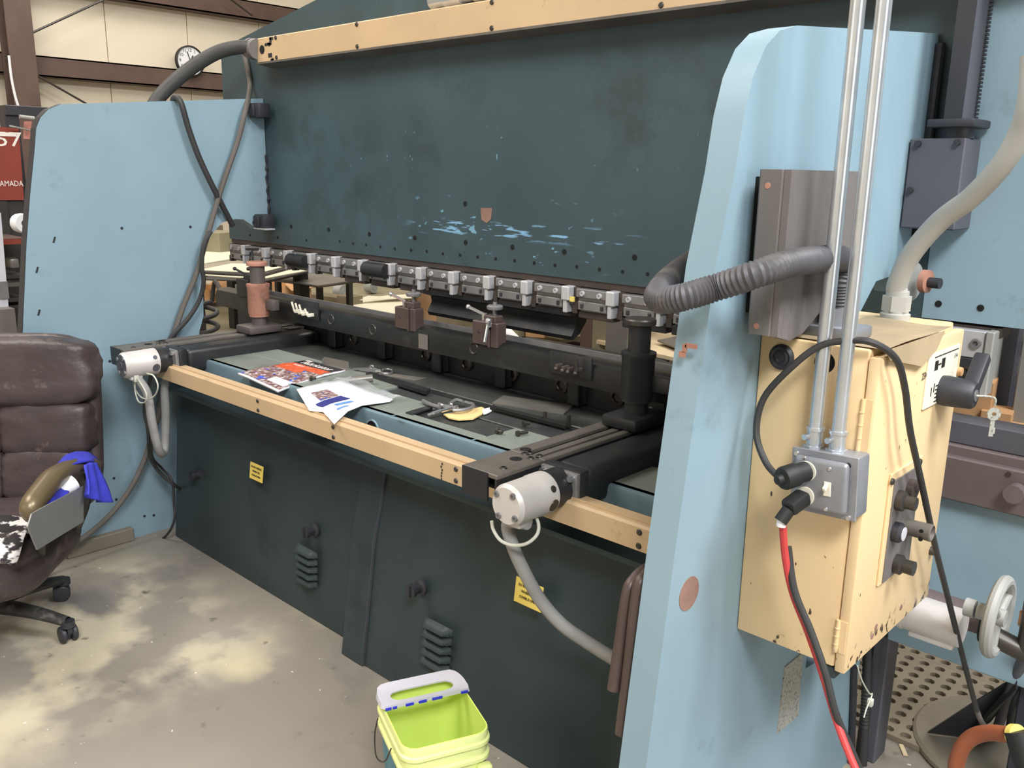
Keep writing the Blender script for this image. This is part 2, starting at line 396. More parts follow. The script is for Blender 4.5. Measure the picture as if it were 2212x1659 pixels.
# ------------------------------------------------------------------ press brake
XL, XR = -3.687, -0.775
PB = thing('press_brake', (-2.25, 1.9, 0), 'large blue and dark teal press brake filling the shop floor', 'press brake')
left_prof = [(1.097, 0), (1.153, .944), (1.205, 1.30), (1.238, 1.489), (1.272, 1.66), (1.285, 1.735), (1.305, 1.775), (1.335, 1.805), (1.385, 1.828),
             (2.262, 1.908), (2.262, 1.39), (2.247, 1.345), (2.20, 1.325), (2.165, 1.35), (2.13, 1.372), (2.09, 1.375), (2.025, 1.362), (1.953, 1.296),
             (1.922, 1.22), (1.905, .95), (1.88, .88), (1.88, .45), (2.22, .40), (2.22, 0)]
right_prof = [(1.15, 0), (1.206, .53), (1.261, .96), (1.294, 1.192), (1.33, 1.447), (1.372, 1.608), (1.388, 1.70), (1.41, 1.765), (1.445, 1.815), (1.49, 1.845),
              (1.555, 1.861), (2.262, 1.930), (2.262, 1.36), (2.2, 1.33), (2.13, 1.375), (2.05, 1.37), (1.97, 1.30), (1.94, 1.2), (1.92, .95), (1.88, .88), (1.88, .45), (2.24, .40), (2.24, 0)]
b = B(); b.prism(left_prof, 0, XL - .055, XL); b.bevel(.004, 1)
lf = ob('side_frame', b, BLUE, PB, sharp=.5)
b = B(); b.prism(right_prof, 0, XR - .058, XR); b.bevel(.004, 1)
RF = ob('side_frame', b, BLUE, PB, sharp=.5)
# darker strip along the front edge of the left frame and its floor pad
b = B()
for (y0, z0), (y1, z1) in zip(left_prof[:9], left_prof[1:9]):
    b.plate([(XL - .054, y0 - .0025, z0), (XL - .004, y0 - .0025, z0), (XL - .004, y1 - .0025, z1), (XL - .054, y1 - .0025, z1)], (0, .002, 0))
ob('dark_edge', b, CHARC, lf)
b = B(); b.bx(XL - .07, XL + .03, 1.22, 1.50, 0, .06, .004, 1); ob('foot_pad', b, DUSTY, lf)
b = B(); 
for u, v in ((263, 493), (411, 490), (237, 780), (246, 1033), (251, 1079), (332, 1113), (312, 1115)):
    p = P(u, v, 0, XL); b.cyl(p, p + V((.002, 0, 0)), .006, n=8)
for u, v in ((117, 518), (80, 583), (84, 675)):
    p = P(u, v, 0, XL); b.box(p + V((.001, 0, 0)), (.002, .007, .024), rot=Matrix.Rotation(-.35, 3, 'X'))
ob('paint_chip', b, CHARC, lf, kind='stuff')
# rust spots, hole plug and data sticker on the right frame
b = B()
for u, v, w, h in ((1475, 765, .012, .01), (1494, 747, .022, .008), (1480, 752, .008, .014)):
    p = P(u, v, 1, 1.293); b.box(p + V((0, -.0015, 0)), (w, .004, h))
ob('rust_spot', b, ORANGE, RF, kind='stuff')
p = P(1488, 1282, 0, XR); b = B(); b.cyl(p - V((.004, 0, 0)), p + V((.001, 0, 0)), .033, n=28); ob('hole_plug', b, RUST, RF)
b = B(); q = [P(1694, 1440, 0, XR), P(1733, 1408, 0, XR), P(1722, 1545, 0, XR), P(1677, 1583, 0, XR)]; b.plate(q, (.003, 0, 0)); ob('data_sticker', b, LABELG, RF)

# upper beam: darker teal middle and light blue end, gusset on top
YB = 2.264
b = B(); b.prism([(-4.06, 1.258), (-.735, 1.262), (-.735, 2.62), (-3.26, 2.275), (-3.93, 2.165), (-4.04, 2.12)], 1, YB, YB + .10); UB = ob('upper_beam', b, RAM, PB)
b = B(); b.prism([(-.735, 1.268), (.55, 1.272), (.55, 2.7), (-.735, 2.62)], 1, YB - .002, YB + .10); ob('beam_end', b, BLUE, PB, 'light blue beam end')
b = B(); b.bx(-4.05, -.556, YB + .005, YB + .09, 1.238, 1.262); ob('beam_foot', b, TOOL, PB)
b = B(); b.cyl((XR + .012, YB - .018, 1.45), (XR + .012, YB - .018, 1.905), .011, n=10); ob('weld_bead', b, CHARC, RF)
b = B(); random.seed(3); pts = [V((XL + .004, YB - .004, 1.66 - k * .02)) + V((random.uniform(-.004, .008), 0, 0)) for k in range(16)]
b.tube(pts, lambda t: .006 + .004 * math.sin(t * 40), 6, 0); ob('weld_bead', b, CHARC, lf)
b = B()
for u, v in ((629, 489), (710, 496), (798, 506), (896, 514), (1006, 524), (1107, 534), (1219, 544), (1371, 556), (1005, 440)):
    p = P(u, v, 1, YB); b.cyl(p + V((0, -.0015, 0)), p + V((0, .01, 0)), .0095, n=12)
for u, v in ((540, 508), (600, 513), (662, 519), (734, 521), (763, 526), (791, 529), (822, 533), (853, 537), (888, 540), (922, 543), (957, 548), (994, 551), (1032, 555), (1071, 559), (1112, 563), (1154, 568),
             (1199, 573), (1246, 576), (1295, 582), (1345, 587), (1399, 592)):
    p = P(u, v, 1, YB); b.cyl(p + V((0, -.0015, 0)), p + V((0, .01, 0)), .006, n=10)
for u, v in ((2028, 656), (2119, 665)):
    p = P(u, v, 1, YB); b.cyl(p + V((0, -.004, 0)), p + V((0, .01, 0)), .008, n=12)
ob('bolt_hole', b, HOLE, UB, kind='stuff')
p = P(1050, 462, 1, YB); b = B(); b.prism([(p.x - .028, p.z + .02), (p.x + .03, p.z + .022), (p.x + .026, p.z - .018), (p.x + .004, p.z - .032), (p.x - .022, p.z - .022)], 1, YB - .0015, YB + .001); ob('rust_patch', b, RUST, UB)
# cream cover strip on the beam
YS = 2.185
b = B(); b.prism([(YS, 2.045), (YB + .002, 2.045), (YB + .002, 2.147), (YS + .004, 2.147), (YS, 2.143)], 0, -3.59, .3); CS = ob('cover_strip', b, CREAM, PB)
b = B(); b.prism([(YS - .003, 2.040), (YB, 2.030), (YB, 2.046), (YS - .003, 2.048)], 0, -3.59, .3); ob('strip_lip', b, ARMTOP, CS)
for x in (-3.44, -2.88, -2.16, -1.5, -.9):
    for z in (2.137, 2.058):
        b = B(); b.lathe([(0, .005), (.007, .004), (.009, 0)], (x, YS, z), (0, -1, 0), 10); ob('screw', b, BOLT, CS)
b = B(); b.cyl((-3.55, YS - .002, 2.098), (-3.55, YS + .02, 2.098), .018, n=20); ob('cable_hole', b, HOLE, CS)
b = B(); random.seed(5)
for k in range(9): b.box((-3.50 + random.uniform(-.02, .03), YS - .0006, random.choice((2.13, 2.125, 2.065, 2.058)) + random.uniform(-.012, .01)), (random.uniform(.01, .03), .002, random.uniform(.008, .02)))
ob('paint_chip', b, CHARC, CS, kind='stuff')
# silver fitting on top of the beam
b = B(); q0 = P(935, 4, 1, 2.25); b.cyl(q0, q0 + V((.5, 0, .02)), .028, n=18); b.cyl(q0 + V((.08, 0, .003)), q0 + V((.16, 0, .006)), .036, n=18); b.cyl(q0 + V((.22, 0, .008)), q0 + V((.25, 0, .01)), .034, n=18)
ob('pipe_fitting', b, GALV, PB)

# small black blocks where the left frame meets the beam
for u, v in ((561, 239), (571, 478)):
    p = P(u, v, 1, 2.215); b = B(); b.box(p, (.085, .06, .062), .006); b.box(p + V((-.01, -.034, 0)), (.04, .012, .05), .003); b.cyl(p + V((-.028, -.03, -.005)), p + V((-.028, -.042, -.005)), .006, n=8)
    ob('guide_block', b, CHARC, PB)
p = P(571, 494, 1, 2.2); b = B(); b.box(p + V((.0, 0, 0)), (.10, .05, .006)); ob('bracket_plate', b, STEELW, PB)

# base covers
b = B(); x0, x1 = -3.575, -2.20
pl = [P(388, 838, 1, 1.705), P(378, 850, 1, 1.70), P(370, 880, 1, 1.70)]
b.plate([(x0, 1.647, .004), (x1, 1.647, .004), (x1, 1.715, .735), (pl[0].x, 1.715, .735), (pl[0].x - .01, 1.705, .66), (x0, 1.70, .60)], (0, .012, 0)); LP = ob('base_cover', b, TEAL, PB)
def yr(z): return 1.588 + (.137 * z if z < .43 else .059 + .25 * (z - .43))
b = B(); prof = [(yr(0), .004), (yr(.43), .43), (yr(.74), .74), (yr(.74) + .012, .74), (yr(.43) + .012, .43), (yr(0) + .05, .004)]
b.prism(prof, 0, -2.245, -.836); RP = ob('base_cover', b, TEAL, PB)
b = B(); b.prism([(y - .010, z) for y, z in prof[:3]] + [(y + .004, z) for y, z in prof[2::-1]], 0, -2.247, -2.135); ob('joint_cover', b, TEAL, PB)
b = B(); b.prism([(y - .0105, z) for y, z in prof[:3]] + [(y, z) for y, z in prof[2::-1]], 0, -2.136, -2.1345); ob('joint_edge', b, COLUMN, PB)
def louver(parent, u0, v0, du, dv, n, fy):
    for k in range(n):
        t = k / max(1, n - 1); c0 = P(u0[0] + (v0[0] - u0[0]) * t, u0[1] + (v0[1] - u0[1]) * t, 1, fy)
        c1 = P(u0[0] + du + (v0[0] - u0[0]) * t, u0[1] + dv + (v0[1] - u0[1]) * t, 1, fy)
        b = B(); h = .021; L = c1.x - c0.x
        def f(s, w, c=c0, L=L):
            e = min(1, 6 * s, 6 * (1 - s)); dep = .024 * e * (1 - (1 - w) ** 2)
            return (c.x + L * s, fy + .002 - dep, c.z + h / 2 - h * w)
        b.grid(f, 12, 5)
        b.bx(c0.x + .006, c1.x - .006, fy - .010, fy + .004, c0.z - h / 2 - .001, c0.z - h / 2 + .002)
        ob('louver', b, parent.data.materials[0], parent)
louver(LP, (640, 1178), (640, 1240), 44, 21, 5, 1.648)
louver(RP, (914, 1336), (908, 1412), 62, 33, 5, 1.60)
for parent, u, v, y in ((LP, 428, 1025, 1.67), (LP, 675, 1146, 1.66), (RP, 904, 1270, 1.612)):
    p = P(u, v, 1, y); b = B(); b.lathe([(0, 0), (.026, 0), (.026, .006), (.016, .012), (.016, .03), (.021, .034), (.021, .046), (0, .048)], p + V((0, .012, 0)), (0, -1, 0), 20)
    b.box(p + V((0, -.037, 0)), (.006, .006, .036)); ob('knob', b, CHARC, parent)
for parent, c, y, w, h in ((LP, (555, 1020), 1.668, .092, .064), (RP, (1143, 1283), 1.618, .098, .070)):
    p = P(*c, 1, y); up = V((0, .12, 1)).normalized(); b = B()
    b.box(p + V((0, -.002, 0)), (w, .0015, h), .0, Matrix.Rotation(-.13, 3, 'X')); lb = ob('warning_label', b, YELLOW, parent, 'yellow warning label with black lettering')
    for k, t in enumerate(('DO NOT OPERATE', 'WHEN THE', 'COVER IS OPEN')):
        text('lettering', t, .0105, p + V((0, -.0042, 0)) + up * (.017 - .016 * k), (1, 0, 0), up, INK, lb, sx=.82 if k != 1 else .95)
# cream rail along the front of the base
b = B(); b.prism([(1.553, .770), (1.553, .826), (1.558, .832), (1.612, .832), (1.612, .826), (1.566, .824), (1.566, .770)], 0, -3.43, -.836); RL = ob('front_rail', b, CREAM, PB)
b = B(); b.prism([(1.570, .8325), (1.574, .8325), (1.574, .837), (1.570, .837)], 0, -3.43, -.836); ob('rail_lip', b, CREAM, RL)
for u in (557, 720, 985, 1380):
    for dz in (.815, .782):
        p = P(u, 820 + .3626 * (u - 361) - 20, 1, 1.553); b = B(); b.lathe([(0, .004), (.006, .003), (.008, 0)], (p.x, 1.553, dz), (0, -1, 0), 10); ob('screw', b, BOLT, RL)
b = B()
for k in range(6): b.box((P(955, 1010, 1, 1.553).x + random.uniform(-.003, .003), 1.5525, .772 + k * .009), (.004, .002, .006))
ob('paint_chip', b, CHARC, RL, kind='stuff')
# trough and table
b = B(); b.bx(-3.55, -.836, 1.60, 1.72, .70, .715); ob('trough', b, TEAL, PB)
b = B(); b.prism([(1.700, .72), (1.700, .826), (1.704, .836), (1.712, .84), (1.73, .84), (1.73, .72)], 0, -3.60, -.836); TF = ob('table_front', b, TFRONT, PB)
p = P(806, 926, 1, 1.70); b = B(); b.lathe([(0, 0), (.027, 0), (.027, .003), (0, .003)], p + V((0, .002, 0)), (0, -1, 0), 24); ob('hole_shadow', b, HOLE, TF)
b = B(); b.lathe([(.027, 0), (.031, 0), (.031, .005), (.027, .005)], p, (0, -1, 0), 24); ob('hole_rim', b, BLUE, TF)
T0 = .84
def plank(x0, x1, y0, y1, z1=T0, m_=TABLE, nm='table_plate'):
    b = B(); b.bx(x0, x1, y0, y1, z1 - .02, z1, .0025, 1); return ob(nm, b, m_, PB)
plank(-3.60, -2.125, 1.712, 1.90); plank(-2.122, -1.76, 1.712, 1.775); plank(-1.757, -.836, 1.712, 1.90)
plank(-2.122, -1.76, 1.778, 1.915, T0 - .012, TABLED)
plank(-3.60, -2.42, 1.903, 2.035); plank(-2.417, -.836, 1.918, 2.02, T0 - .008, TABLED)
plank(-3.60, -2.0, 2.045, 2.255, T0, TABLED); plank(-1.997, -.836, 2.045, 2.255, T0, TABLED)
b = B(); b.bx(-3.6, -.836, 1.73, 2.25, .79, .815); ob('table_bed', b, HOLE, PB)
# lower beam and die rail
b = B(); b.bx(-4.02, -.72, 2.262, 2.36, .40, .955); LB = ob('lower_beam', b, BLACK, PB)
b = B(); b.bx(-.72, .55, 2.262, 2.36, .395, .86, .003, 1); ob('lower_beam_end', b, BLUE, PB)
b = B(); b.bx(-.80, .55, 2.245, 2.37, .865, .97, .004, 1); DR = ob('die_holder', b, PURPLE, PB)
b = B(); b.bx(-.80, .55, 2.225, 2.262, .835, .945, .004, 1); ob('die_clamp_bar', b, PURPLE, DR)
b = B(); b.bx(-.80, .55, 2.26, 2.34, .97, 1.028, .003, 1); ob('die', b, COLUMN, DR)
p = P(2196, 1062, 1, 2.22); b = B(); b.cyl(p, p + V((0, -.03, 0)), .022, n=18); ob('bolt_head', b, PURPLE, DR)
p = P(2179, 1024, 1, 2.225); b = B(); b.cyl(p + V((0, .004, 0)), p + V((0, -.004, 0)), .006, n=12); ob('screw', b, BOLT, DR)
for k in range(9):
    x = -3.05 + k * .235; b = B(); b.lathe([(.013, .0), (.026, .0), (.028, .012), (.018, .014), (.014, .004), (0, .004)], (x, 2.262, .895), (0, -1, 0), 18); ob('die_bolt', b, BOLT, LB)
for k in range(7):
    x = -3.18 + k * .34; b = B(); b.bx(x, x + .05, 2.215, 2.262, .845, .95, .004, 1); ob('die_block', b, BLACK, LB)

# punch clamps hanging from the beam
def clamp_meshes():
    R = {}
    b = B(); b.bx(-.160, -.034, -.012, .05, -.034, -.006, .002, 1); b.bx(-.160, -.034, .004, .05, -.050, -.034); b.bx(-.156, -.038, -.006, .05, -.076, -.047, .002, 1)
    b.bx(-.160, -.036, .014, .05, -.086, -.074); R['jaw'] = b
    b = B(); b.bx(-.033, 0, -.022, .05, -.050, -.002, .004, 1); b.bx(-.026, -.010, -.018, .03, -.090, -.048, .002, 1); R['spacer'] = b
    b = B(); b.bx(-.186, -.162, .006, .045, -.080, -.004, .002, 1); b.bx(-.184, -.164, .0, .03, -.092, -.062, .002, 1); R['wedge'] = b
    b = B()
    b.lathe([(0, .002), (.0042, .002), (.0042, .006), (.0085, .006), (.0095, 0)], (0, -.012, -.020), (0, -1, 0), 12)
    R['clamp_bolt'] = b
    b = B()
    b.bx(-.006, .006, -.010, 0, -.070, -.054, .002, 1)
    R['lock_slot'] = b
    return R
xs = [-3.887 + .18455 * k + .018 for k in range(17)]
src = None
for k, x in enumerate(xs):
    if -.95 < x < -.80: continue
    loc = V((x, 2.252, 1.240))
    if src is None:
        cl = bpy.data.objects.new('punch_clamp', None); COL.objects.link(cl); cl.parent = PB; cl.matrix_parent_inverse = Matrix.Translation(-WOFF[PB.name]); cl.location = loc
        src = []; R = clamp_meshes()
        for nm, mt in (('jaw', STEEL), ('spacer', STEELW), ('wedge', TOOL), ('clamp_bolt', STEELW), ('lock_slot', CHARC)):
            o = ob(nm, R[nm], mt); o.parent = cl; src.append(o)
            if nm in ('clamp_bolt', 'lock_slot'):
                xa, xb = (-.132, -.062) if nm == 'clamp_bolt' else (-.138, -.056)
                o.location.x = xa; o2 = o.copy(); COL.objects.link(o2); o2.location.x = xb; o2.location.z = -.002 if nm == 'clamp_bolt' else 0; src.append(o2)
    else:
        c2 = cl.copy(); COL.objects.link(c2); c2.location = loc
        for o in src:
            d = o.copy(); COL.objects.link(d); d.parent = c2
# the clamp seen at the far right end
b = B(); b.bx(-.68, -.579, 2.236, 2.31, 1.190, 1.255, .002, 1); RC = ob('end_clamp', b, STEELW, PB)
b = B(); b.bx(-.68, -.585, 2.232, 2.30, 1.120, 1.189, .002, 1); ob('lower_jaw', b, CHARC, RC)
b = B(); b.bx(-.577, -.558, 2.228, 2.27, 1.105, 1.258, .003, 1); ob('spacer', b, RACKGREY, RC)
for x, z, mt in ((-.597, 1.226, STEELW), (-.609, 1.158, CHARC)):
    b = B(); b.lathe([(0, .002), (.006, .002), (.006, .008), (.011, .008), (.012, 0)], (x, 2.236, z), (0, -1, 0), 18); ob('clamp_bolt', b, BOLT if mt is CHARC else STEEL, RC)
# punch steel in the jaws, the long gooseneck punch, two black magnet rollers
def at_c(k): return xs[k]
for k in (5, 6, 7, 8, 9, 10, 11, 12):
    x = at_c(k); b = B(); b.bx(x - .165, x - .02, 2.262, 2.30, 1.135, 1.158, .002, 1); ob('punch', b, TOOL, PB)
for k in (13, 14):
    x = at_c(k); b = B(); b.bx(x - .165, x - .0, 2.255, 2.30, 1.128, 1.158, .002, 1); ob('punch', b, BLACK, PB)
b = B(); b.prism([(2.258, 1.155), (2.33, 1.155), (2.365, 1.13), (2.36, 1.105), (2.325, 1.065), (2.29, 1.048), (2.282, 1.062), (2.305, 1.10), (2.30, 1.122), (2.26, 1.135)], 0, at_c(7) - .02, -1.862); b.bevel(.003, 1)
ob('gooseneck_punch', b, BLACK, PB)
for u0, v0, u1, v1 in ((626, 553, 662, 568), (790, 572, 836, 600)):
    p0 = P(u0, v0 + 8, 1, 2.225); p1 = P(u1, v1, 1, 2.225); b = B(); b.cyl(p0, (p1.x, p0.y, p0.z), .029, n=20); ob('punch_roller', b, BLACK, PB)
# yellow tag under a clamp
p = P(1236, 646, 1, 2.24); b = B(); b.box(p, (.018, .006, .016)); ob('yellow_tag', b, TAPE, PB)
# gauge column, its box and the flanged bolt on the right frame
YG = 2.15
b = B(); b.bx(-.772, -.652, YG, YG + .11, 1.488, 1.690, .003, 1); gb = ob('limit_switch_box', b, COLUMN, PB)
for x, z in ((-.752, 1.678), (-.668, 1.680), (-.757, 1.575)):
    b = B(); b.cyl((x, YG, z), (x, YG - .010, z), .007, n=10); ob('screw', b, CHARC, gb)
b = B(); b.box((-.685, YG + .045, 1.722), (.10, .12, .018), .004); b.cyl((-.685, YG + .045, 1.69), (-.685, YG + .045, 1.715), .035, n=20); ob('column_flange', b, CHARC, gb)
b = B(); b.bx(-.705, -.668, YG + .005, YG + .10, 1.73, 2.6); ob('gauge_column', b, COLUMN, gb)
b = B()
b.bx(-.7055, -.6675, YG + .002, YG + .006, 1.73, 2.6); ob('column_face', b, CHARC, gb)
b = B()
for k in range(100): b.bx(-.668, -.662, YG + .086, YG + .10, 1.735 + k * .0085, 1.740 + k * .0085)
ob('belt_teeth', b, CHARC, gb, kind='stuff')
q = P(1985, 610, 0, -.70); b = B(); b.lathe([(0, 0), (.045, 0), (.045, .008), (0, .008)], q - V((.02, 0, 0)), (1, -.15, 0), 24); b.prism([(q.y - .03, q.z - .055), (q.y + .03, q.z - .055), (q.y + .028, q.z + .05), (q.y - .01, q.z + .08)], 0, q.x - .03, q.x - .02); PVT = ob('pivot_plate', b, RACKGREY, PB)
q = P(1993, 607, 0, -.69); b = B(); b.lathe([(0, 0), (.026, 0), (.026, .014), (0, .014)], q, (1, -.15, 0), 24); ob('washer', b, ORANGE, PVT)
b = B(); b.cyl(q + V((.014, 0, -.002)), q + V((.04, -.004, -.002)), .012, n=14); ob('pivot_bolt', b, CHARC, PVT)
# hand-wheel gear: plum shaft, silver motor, hand wheel in front of the lower beam
p0 = P(1935, 1255, 1, 2.14); b = B(); b.cyl((-.80, 2.14, p0.z - .03), (-.47, 2.14, p0.z - .03), .034, n=24); HS = ob('drive_shaft', b, PURPLE, PB)
b = B(); b.cyl((-.47, 2.14, p0.z - .03), (-.43, 2.14, p0.z - .03), .05, n=24); ob('hub', b, HOLE, HS)
wc = V((-.405, 2.14, .585)); wc = P(2156, 1332, 0, -.405)
b = B(); b.tube([wc + V((0, math.cos(a) * .078, math.sin(a) * .078)) for a in [2 * math.pi * k / 28 for k in range(28)]], .013, 10, 0, True); b.cyl(wc - V((.04, 0, 0)), wc + V((.015, 0, 0)), .018, n=16)
for k in range(3):
    a = 2 * math.pi * k / 3 + .4; b.cyl(wc, wc + V((0, math.cos(a) * .075, math.sin(a) * .075)), .009, n=10)
b.cyl(wc + V((-.045, 0, 0)), V((-.47, wc.y, wc.z)), .02, n=14)
ob('hand_wheel', b, RACKGREY, HS)
mz = P(2010, 1335, 1, 2.05); b = B(); y = 2.05
b.cyl((-.72, y, mz.z), (-.62, y, mz.z), .045, n=24); b.cyl((-.622, y, mz.z), (-.615, y, mz.z), .047, n=24); b.cyl((-.615, y, mz.z), (-.49, y, mz.z), .044, n=24); b.box((-.675, y + .03, mz.z), (.12, .08, .07), .01)
b.box((-.55, y, mz.z - .042), (.10, .05, .02), .005); ob('gauge_motor', b, MOTOR, HS)

# ------------------------------------------------------------------ back gauge
BG = thing('back_gauge', (-2.3, 1.9, .84), 'black steel back gauge with two arms and a cross bar above the machine table', 'back gauge')
Z9 = .90
def arm(x0, lab):
    """slotted channel with a motor tube beside it; x0 = left edge"""
    y0, y1 = 1.422, 2.25
    b = B()
    b.bx(x0, x0 + .040, y0 + .1705, y1, Z9 - .012, Z9, .002, 1); b.bx(x0, x0 + .118, y0, y0 + .17, Z9 - .012, Z9, .002, 1)
    b.bx(x0 + .058, x0 + .080, y0 + .17, y1, Z9 - .014, Z9 - .003, .001, 1)
    b.bx(x0 + .096, x0 + .118, y0 + .17, y1, Z9 - .012, Z9, .002, 1)
    A = ob('arm_top', b, ARMTOP, BG)
    b = B(); b.bx(x0 + .002, x0 + .010, y0 + .002, y1, Z9 - .072, Z9 - .012); b.bx(x0 + .108, x0 + .116, y0 + .002, y1, Z9 - .05, Z9 - .012); b.bx(x0 + .004, x0 + .114, y0 + .03, y1, Z9 - .05, Z9 - .040)
    b.bx(x0 + .0, x0 + .088, y0 - .003, y0 + .003, Z9 - .072, Z9 - .001); ob('arm_channel', b, BLACK, A)
    for dx, dy, r in ((.062, .125, .016), (.026, .20, .015)):
        b = B(); b.lathe([(0, 0), (r, 0), (r, .001), (0, .001)], (x0 + dx, y0 + dy, Z9), (0, 0, 1), 18); ob('slot_hole', b, HOLE, A)
    for dx, dy in ((.09, .05), (.05, .17), (.085, .155), (.088, .185), (.055, .185)):
        b = B(); b.lathe([(.005, .004), (.008, .003), (.010, 0)], (x0 + dx, y0 + dy, Z9), (0, 0, 1), 12); ob('screw', b, BOLT, A)
    # tube housing the feed screw
    xt = x0 + .122
    b = B(); b.bx(xt, xt + .115, y0 + .20, y1, Z9 - .105, Z9 - .006, .022, 3); b.bx(xt, xt + .118, y0 + .165, y0 + .20, Z9 - .108, Z9 - .002, .006); ob('screw_housing', b, BLACK, BG)
    b = B(); b.bx(xt + .0, xt + .118, y0 + .15, y0 + .165, Z9 - .108, Z9 - .004, .004); PL = ob('flange_plate', b, STEEL, BG)
    for dx in (.014, .104):
        for z in (Z9 - .016, Z9 - .098):
            b = B(); b.cyl((xt + dx, y0 + .15, z), (xt + dx, y0 + .137, z), .008, n=12); ob('bolt', b, CHROME, PL)
    return xt
def motor(cx, dark_end):
    yz = (1.389, .85); r = .051; y = yz[0]; z = yz[1]
    b = B(); b.cyl((cx, 1.525, z), (cx, 1.578, z), r * .97, n=28); b.cyl((cx, 1.50, z), (cx, 1.53, z), r * .93, n=28); mb = ob('motor_body', b, BLACK, BG)
    b = B(); b.lathe([(0, 0), (r * .86, 0), (r, .010), (r, .088), (r * 1.03, .092), (r * 1.03, .132), (r * .9, .136), (0, .136)], (cx, y, z), (0, 1, 0), 36)
    b.box((cx + .008, y + .045, z - .048), (.034, .05, .022), .006); ob('encoder_cap', b, MOTOR, mb)
    for a in (45, 135, 225, 315):
        a = math.radians(a + 8); b = B(); b.lathe([(0, .002), (.0035, .002), (.0035, .005), (.0075, .005), (.0085, 0)], (cx + math.cos(a) * .037, y + .001, z + math.sin(a) * .037), (0, -1, 0), 12); ob('screw', b, STEEL, mb)
    if dark_end:
        b = B(); b.lathe([(0, .003), (.012, .003), (.014, .001), (.043, .001), (.043, 0)], (cx, y, z), (0, -1, 0), 28); ob('end_disc', b, COLUMN, mb)
    for a, rr in ((28, .0085), (-18, .015)):
        a = math.radians(a); d = V((math.cos(a), 0, math.sin(a))); c = V((cx, y + .114, z)) + d * (r * 1.03)
        b = B(); b.lathe([(0, .001), (rr, .001), (rr * 1.08, -.003)], c, d, 18); ob('access_plug', b, COLUMN if dark_end else BOLT, mb)
    return mb
xt = arm(-3.53, 'left'); motor(-3.365, True)
xt2 = arm(-1.491, 'right'); motor(-1.312, False)
# posts on the arms
def post(u, v, ymid, orange):
    c = P(u, v, 1, ymid); x = c.x; y = ymid
    b = B(); b.box((x, y - .005, Z9 + .018), (.12, .16, .034), .008); b.cyl((x, y, Z9 + .03), (x, y, Z9 + .09), .030, n=24); S = ob('post', b, POSTG if orange else BLACK, BG)
    b = B(); b.cyl((x, y, Z9 + .035), (x, y, Z9 + .075), .034, n=24); ob('post_foot', b, POSTG if orange else BLACK, S)
    b = B(); b.lathe([(0, .07), (.044, .07), (.044, .078), (.047, .085), (.047, .195), (.050, .200), (.050, .212), (.036, .214), (0, .214)], (x, y, Z9), (0, 0, 1), 30); ob('sleeve', b, ORANGE if orange else BLACK, S)
    b = B(); b.cyl((x, y, Z9 + .21), (x, y, Z9 + .29), .032, n=24); ob('spindle', b, POSTG if orange else BLACK, S)
    b = B(); b.lathe([(0, .288), (.036, .288), (.045, .292), (.045, .304), (.042, .308), (0, .308)], (x, y, Z9), (0, 0, 1), 28); ob('adjusting_cap', b, [ORANGE, CARDP][0] if orange else BOLT, S)
    b = B(); b.box((x + .075, y + .02, Z9 + .125), (.06, .035, .045), .005); ob('clamp_lug', b, POSTG if orange else BLACK, S)
    return x
post(562, 708, 2.03, True); post(1373, 900, 2.03, False)
# the cross bar
YBAR = 2.10
b = B(); x0 = P(466, 640, 1, YBAR).x; x1 = -.99
b.prism([(YBAR, .955), (YBAR, 1.012), (YBAR + .008, 1.028), (YBAR + .03, 1.036), (YBAR + .07, 1.036), (YBAR + .07, 1.028), (YBAR + .11, 1.028), (YBAR + .11, .955)], 0, x0, x1); CB = ob('cross_bar', b, BAR, BG)
b = B(); b.bx(x0, x1 - .35, YBAR + .105, YBAR + .112, 1.028, 1.046); ob('bar_rail', b, STEEL, CB)
for u, v in ((715, 690), (805, 712), (1023, 752)):
    p = P(u, v, 1, YBAR); b = B(); b.lathe([(.016, 0), (.020, .003), (.022, 0)], p, (0, -1, 0), 22); ob('hole_ring', b, BOLT, CB)
p = P(914, 738, 1, YBAR - .003); b = B(); b.box(p, (.05, .002, .055)); ob('worn_patch', b, GREYSHEET, CB)
p = P(662, 668, 1, YBAR); b = B(); b.box(p + V((.01, -.004, .0)), (.17, .008, .075), .002); TP = ob('end_plate', b, BLACK, CB)
for k, (u, v) in enumerate(((640, 672), (648, 675), (656, 678), (668, 681))):
    p = P(u, v, 1, YBAR - .03); b = B(); b.box(p + V((.0, .006, 0)), (.012, .03, .014), .002); b.tube([p + V((-.002, -.008, 0)), p + V((-.010, -.014, .040 if k < 3 else .028))], .0045, 8, 0); ob('stop_pin', b, IVORY, TP)
p = P(1240, 790, 1, YBAR); b = B(); b.box(p + V((-.01, -.004, .0)), (.17, .008, .07), .002); TP2 = ob('end_plate', b, BLACK, CB)
for k, (u, v) in enumerate(((1205, 793), (1219, 797), (1231, 800), (1247, 803))):
    p = P(u, v, 1, YBAR - .03); b = B(); b.box(p + V((.0, .006, .004)), (.012, .03, .012), .002); b.ball(p + V((0, -.010, -.004)), .007, n=10); ob('stop_pin', b, TOOL, TP2)
p = P(1247, 802, 1, YBAR - .035); b = B(); b.tube([p, p + V((-.004, -.004, .04))], .006, 8, 0); ob('stop_pin', b, BOLT, TP2)
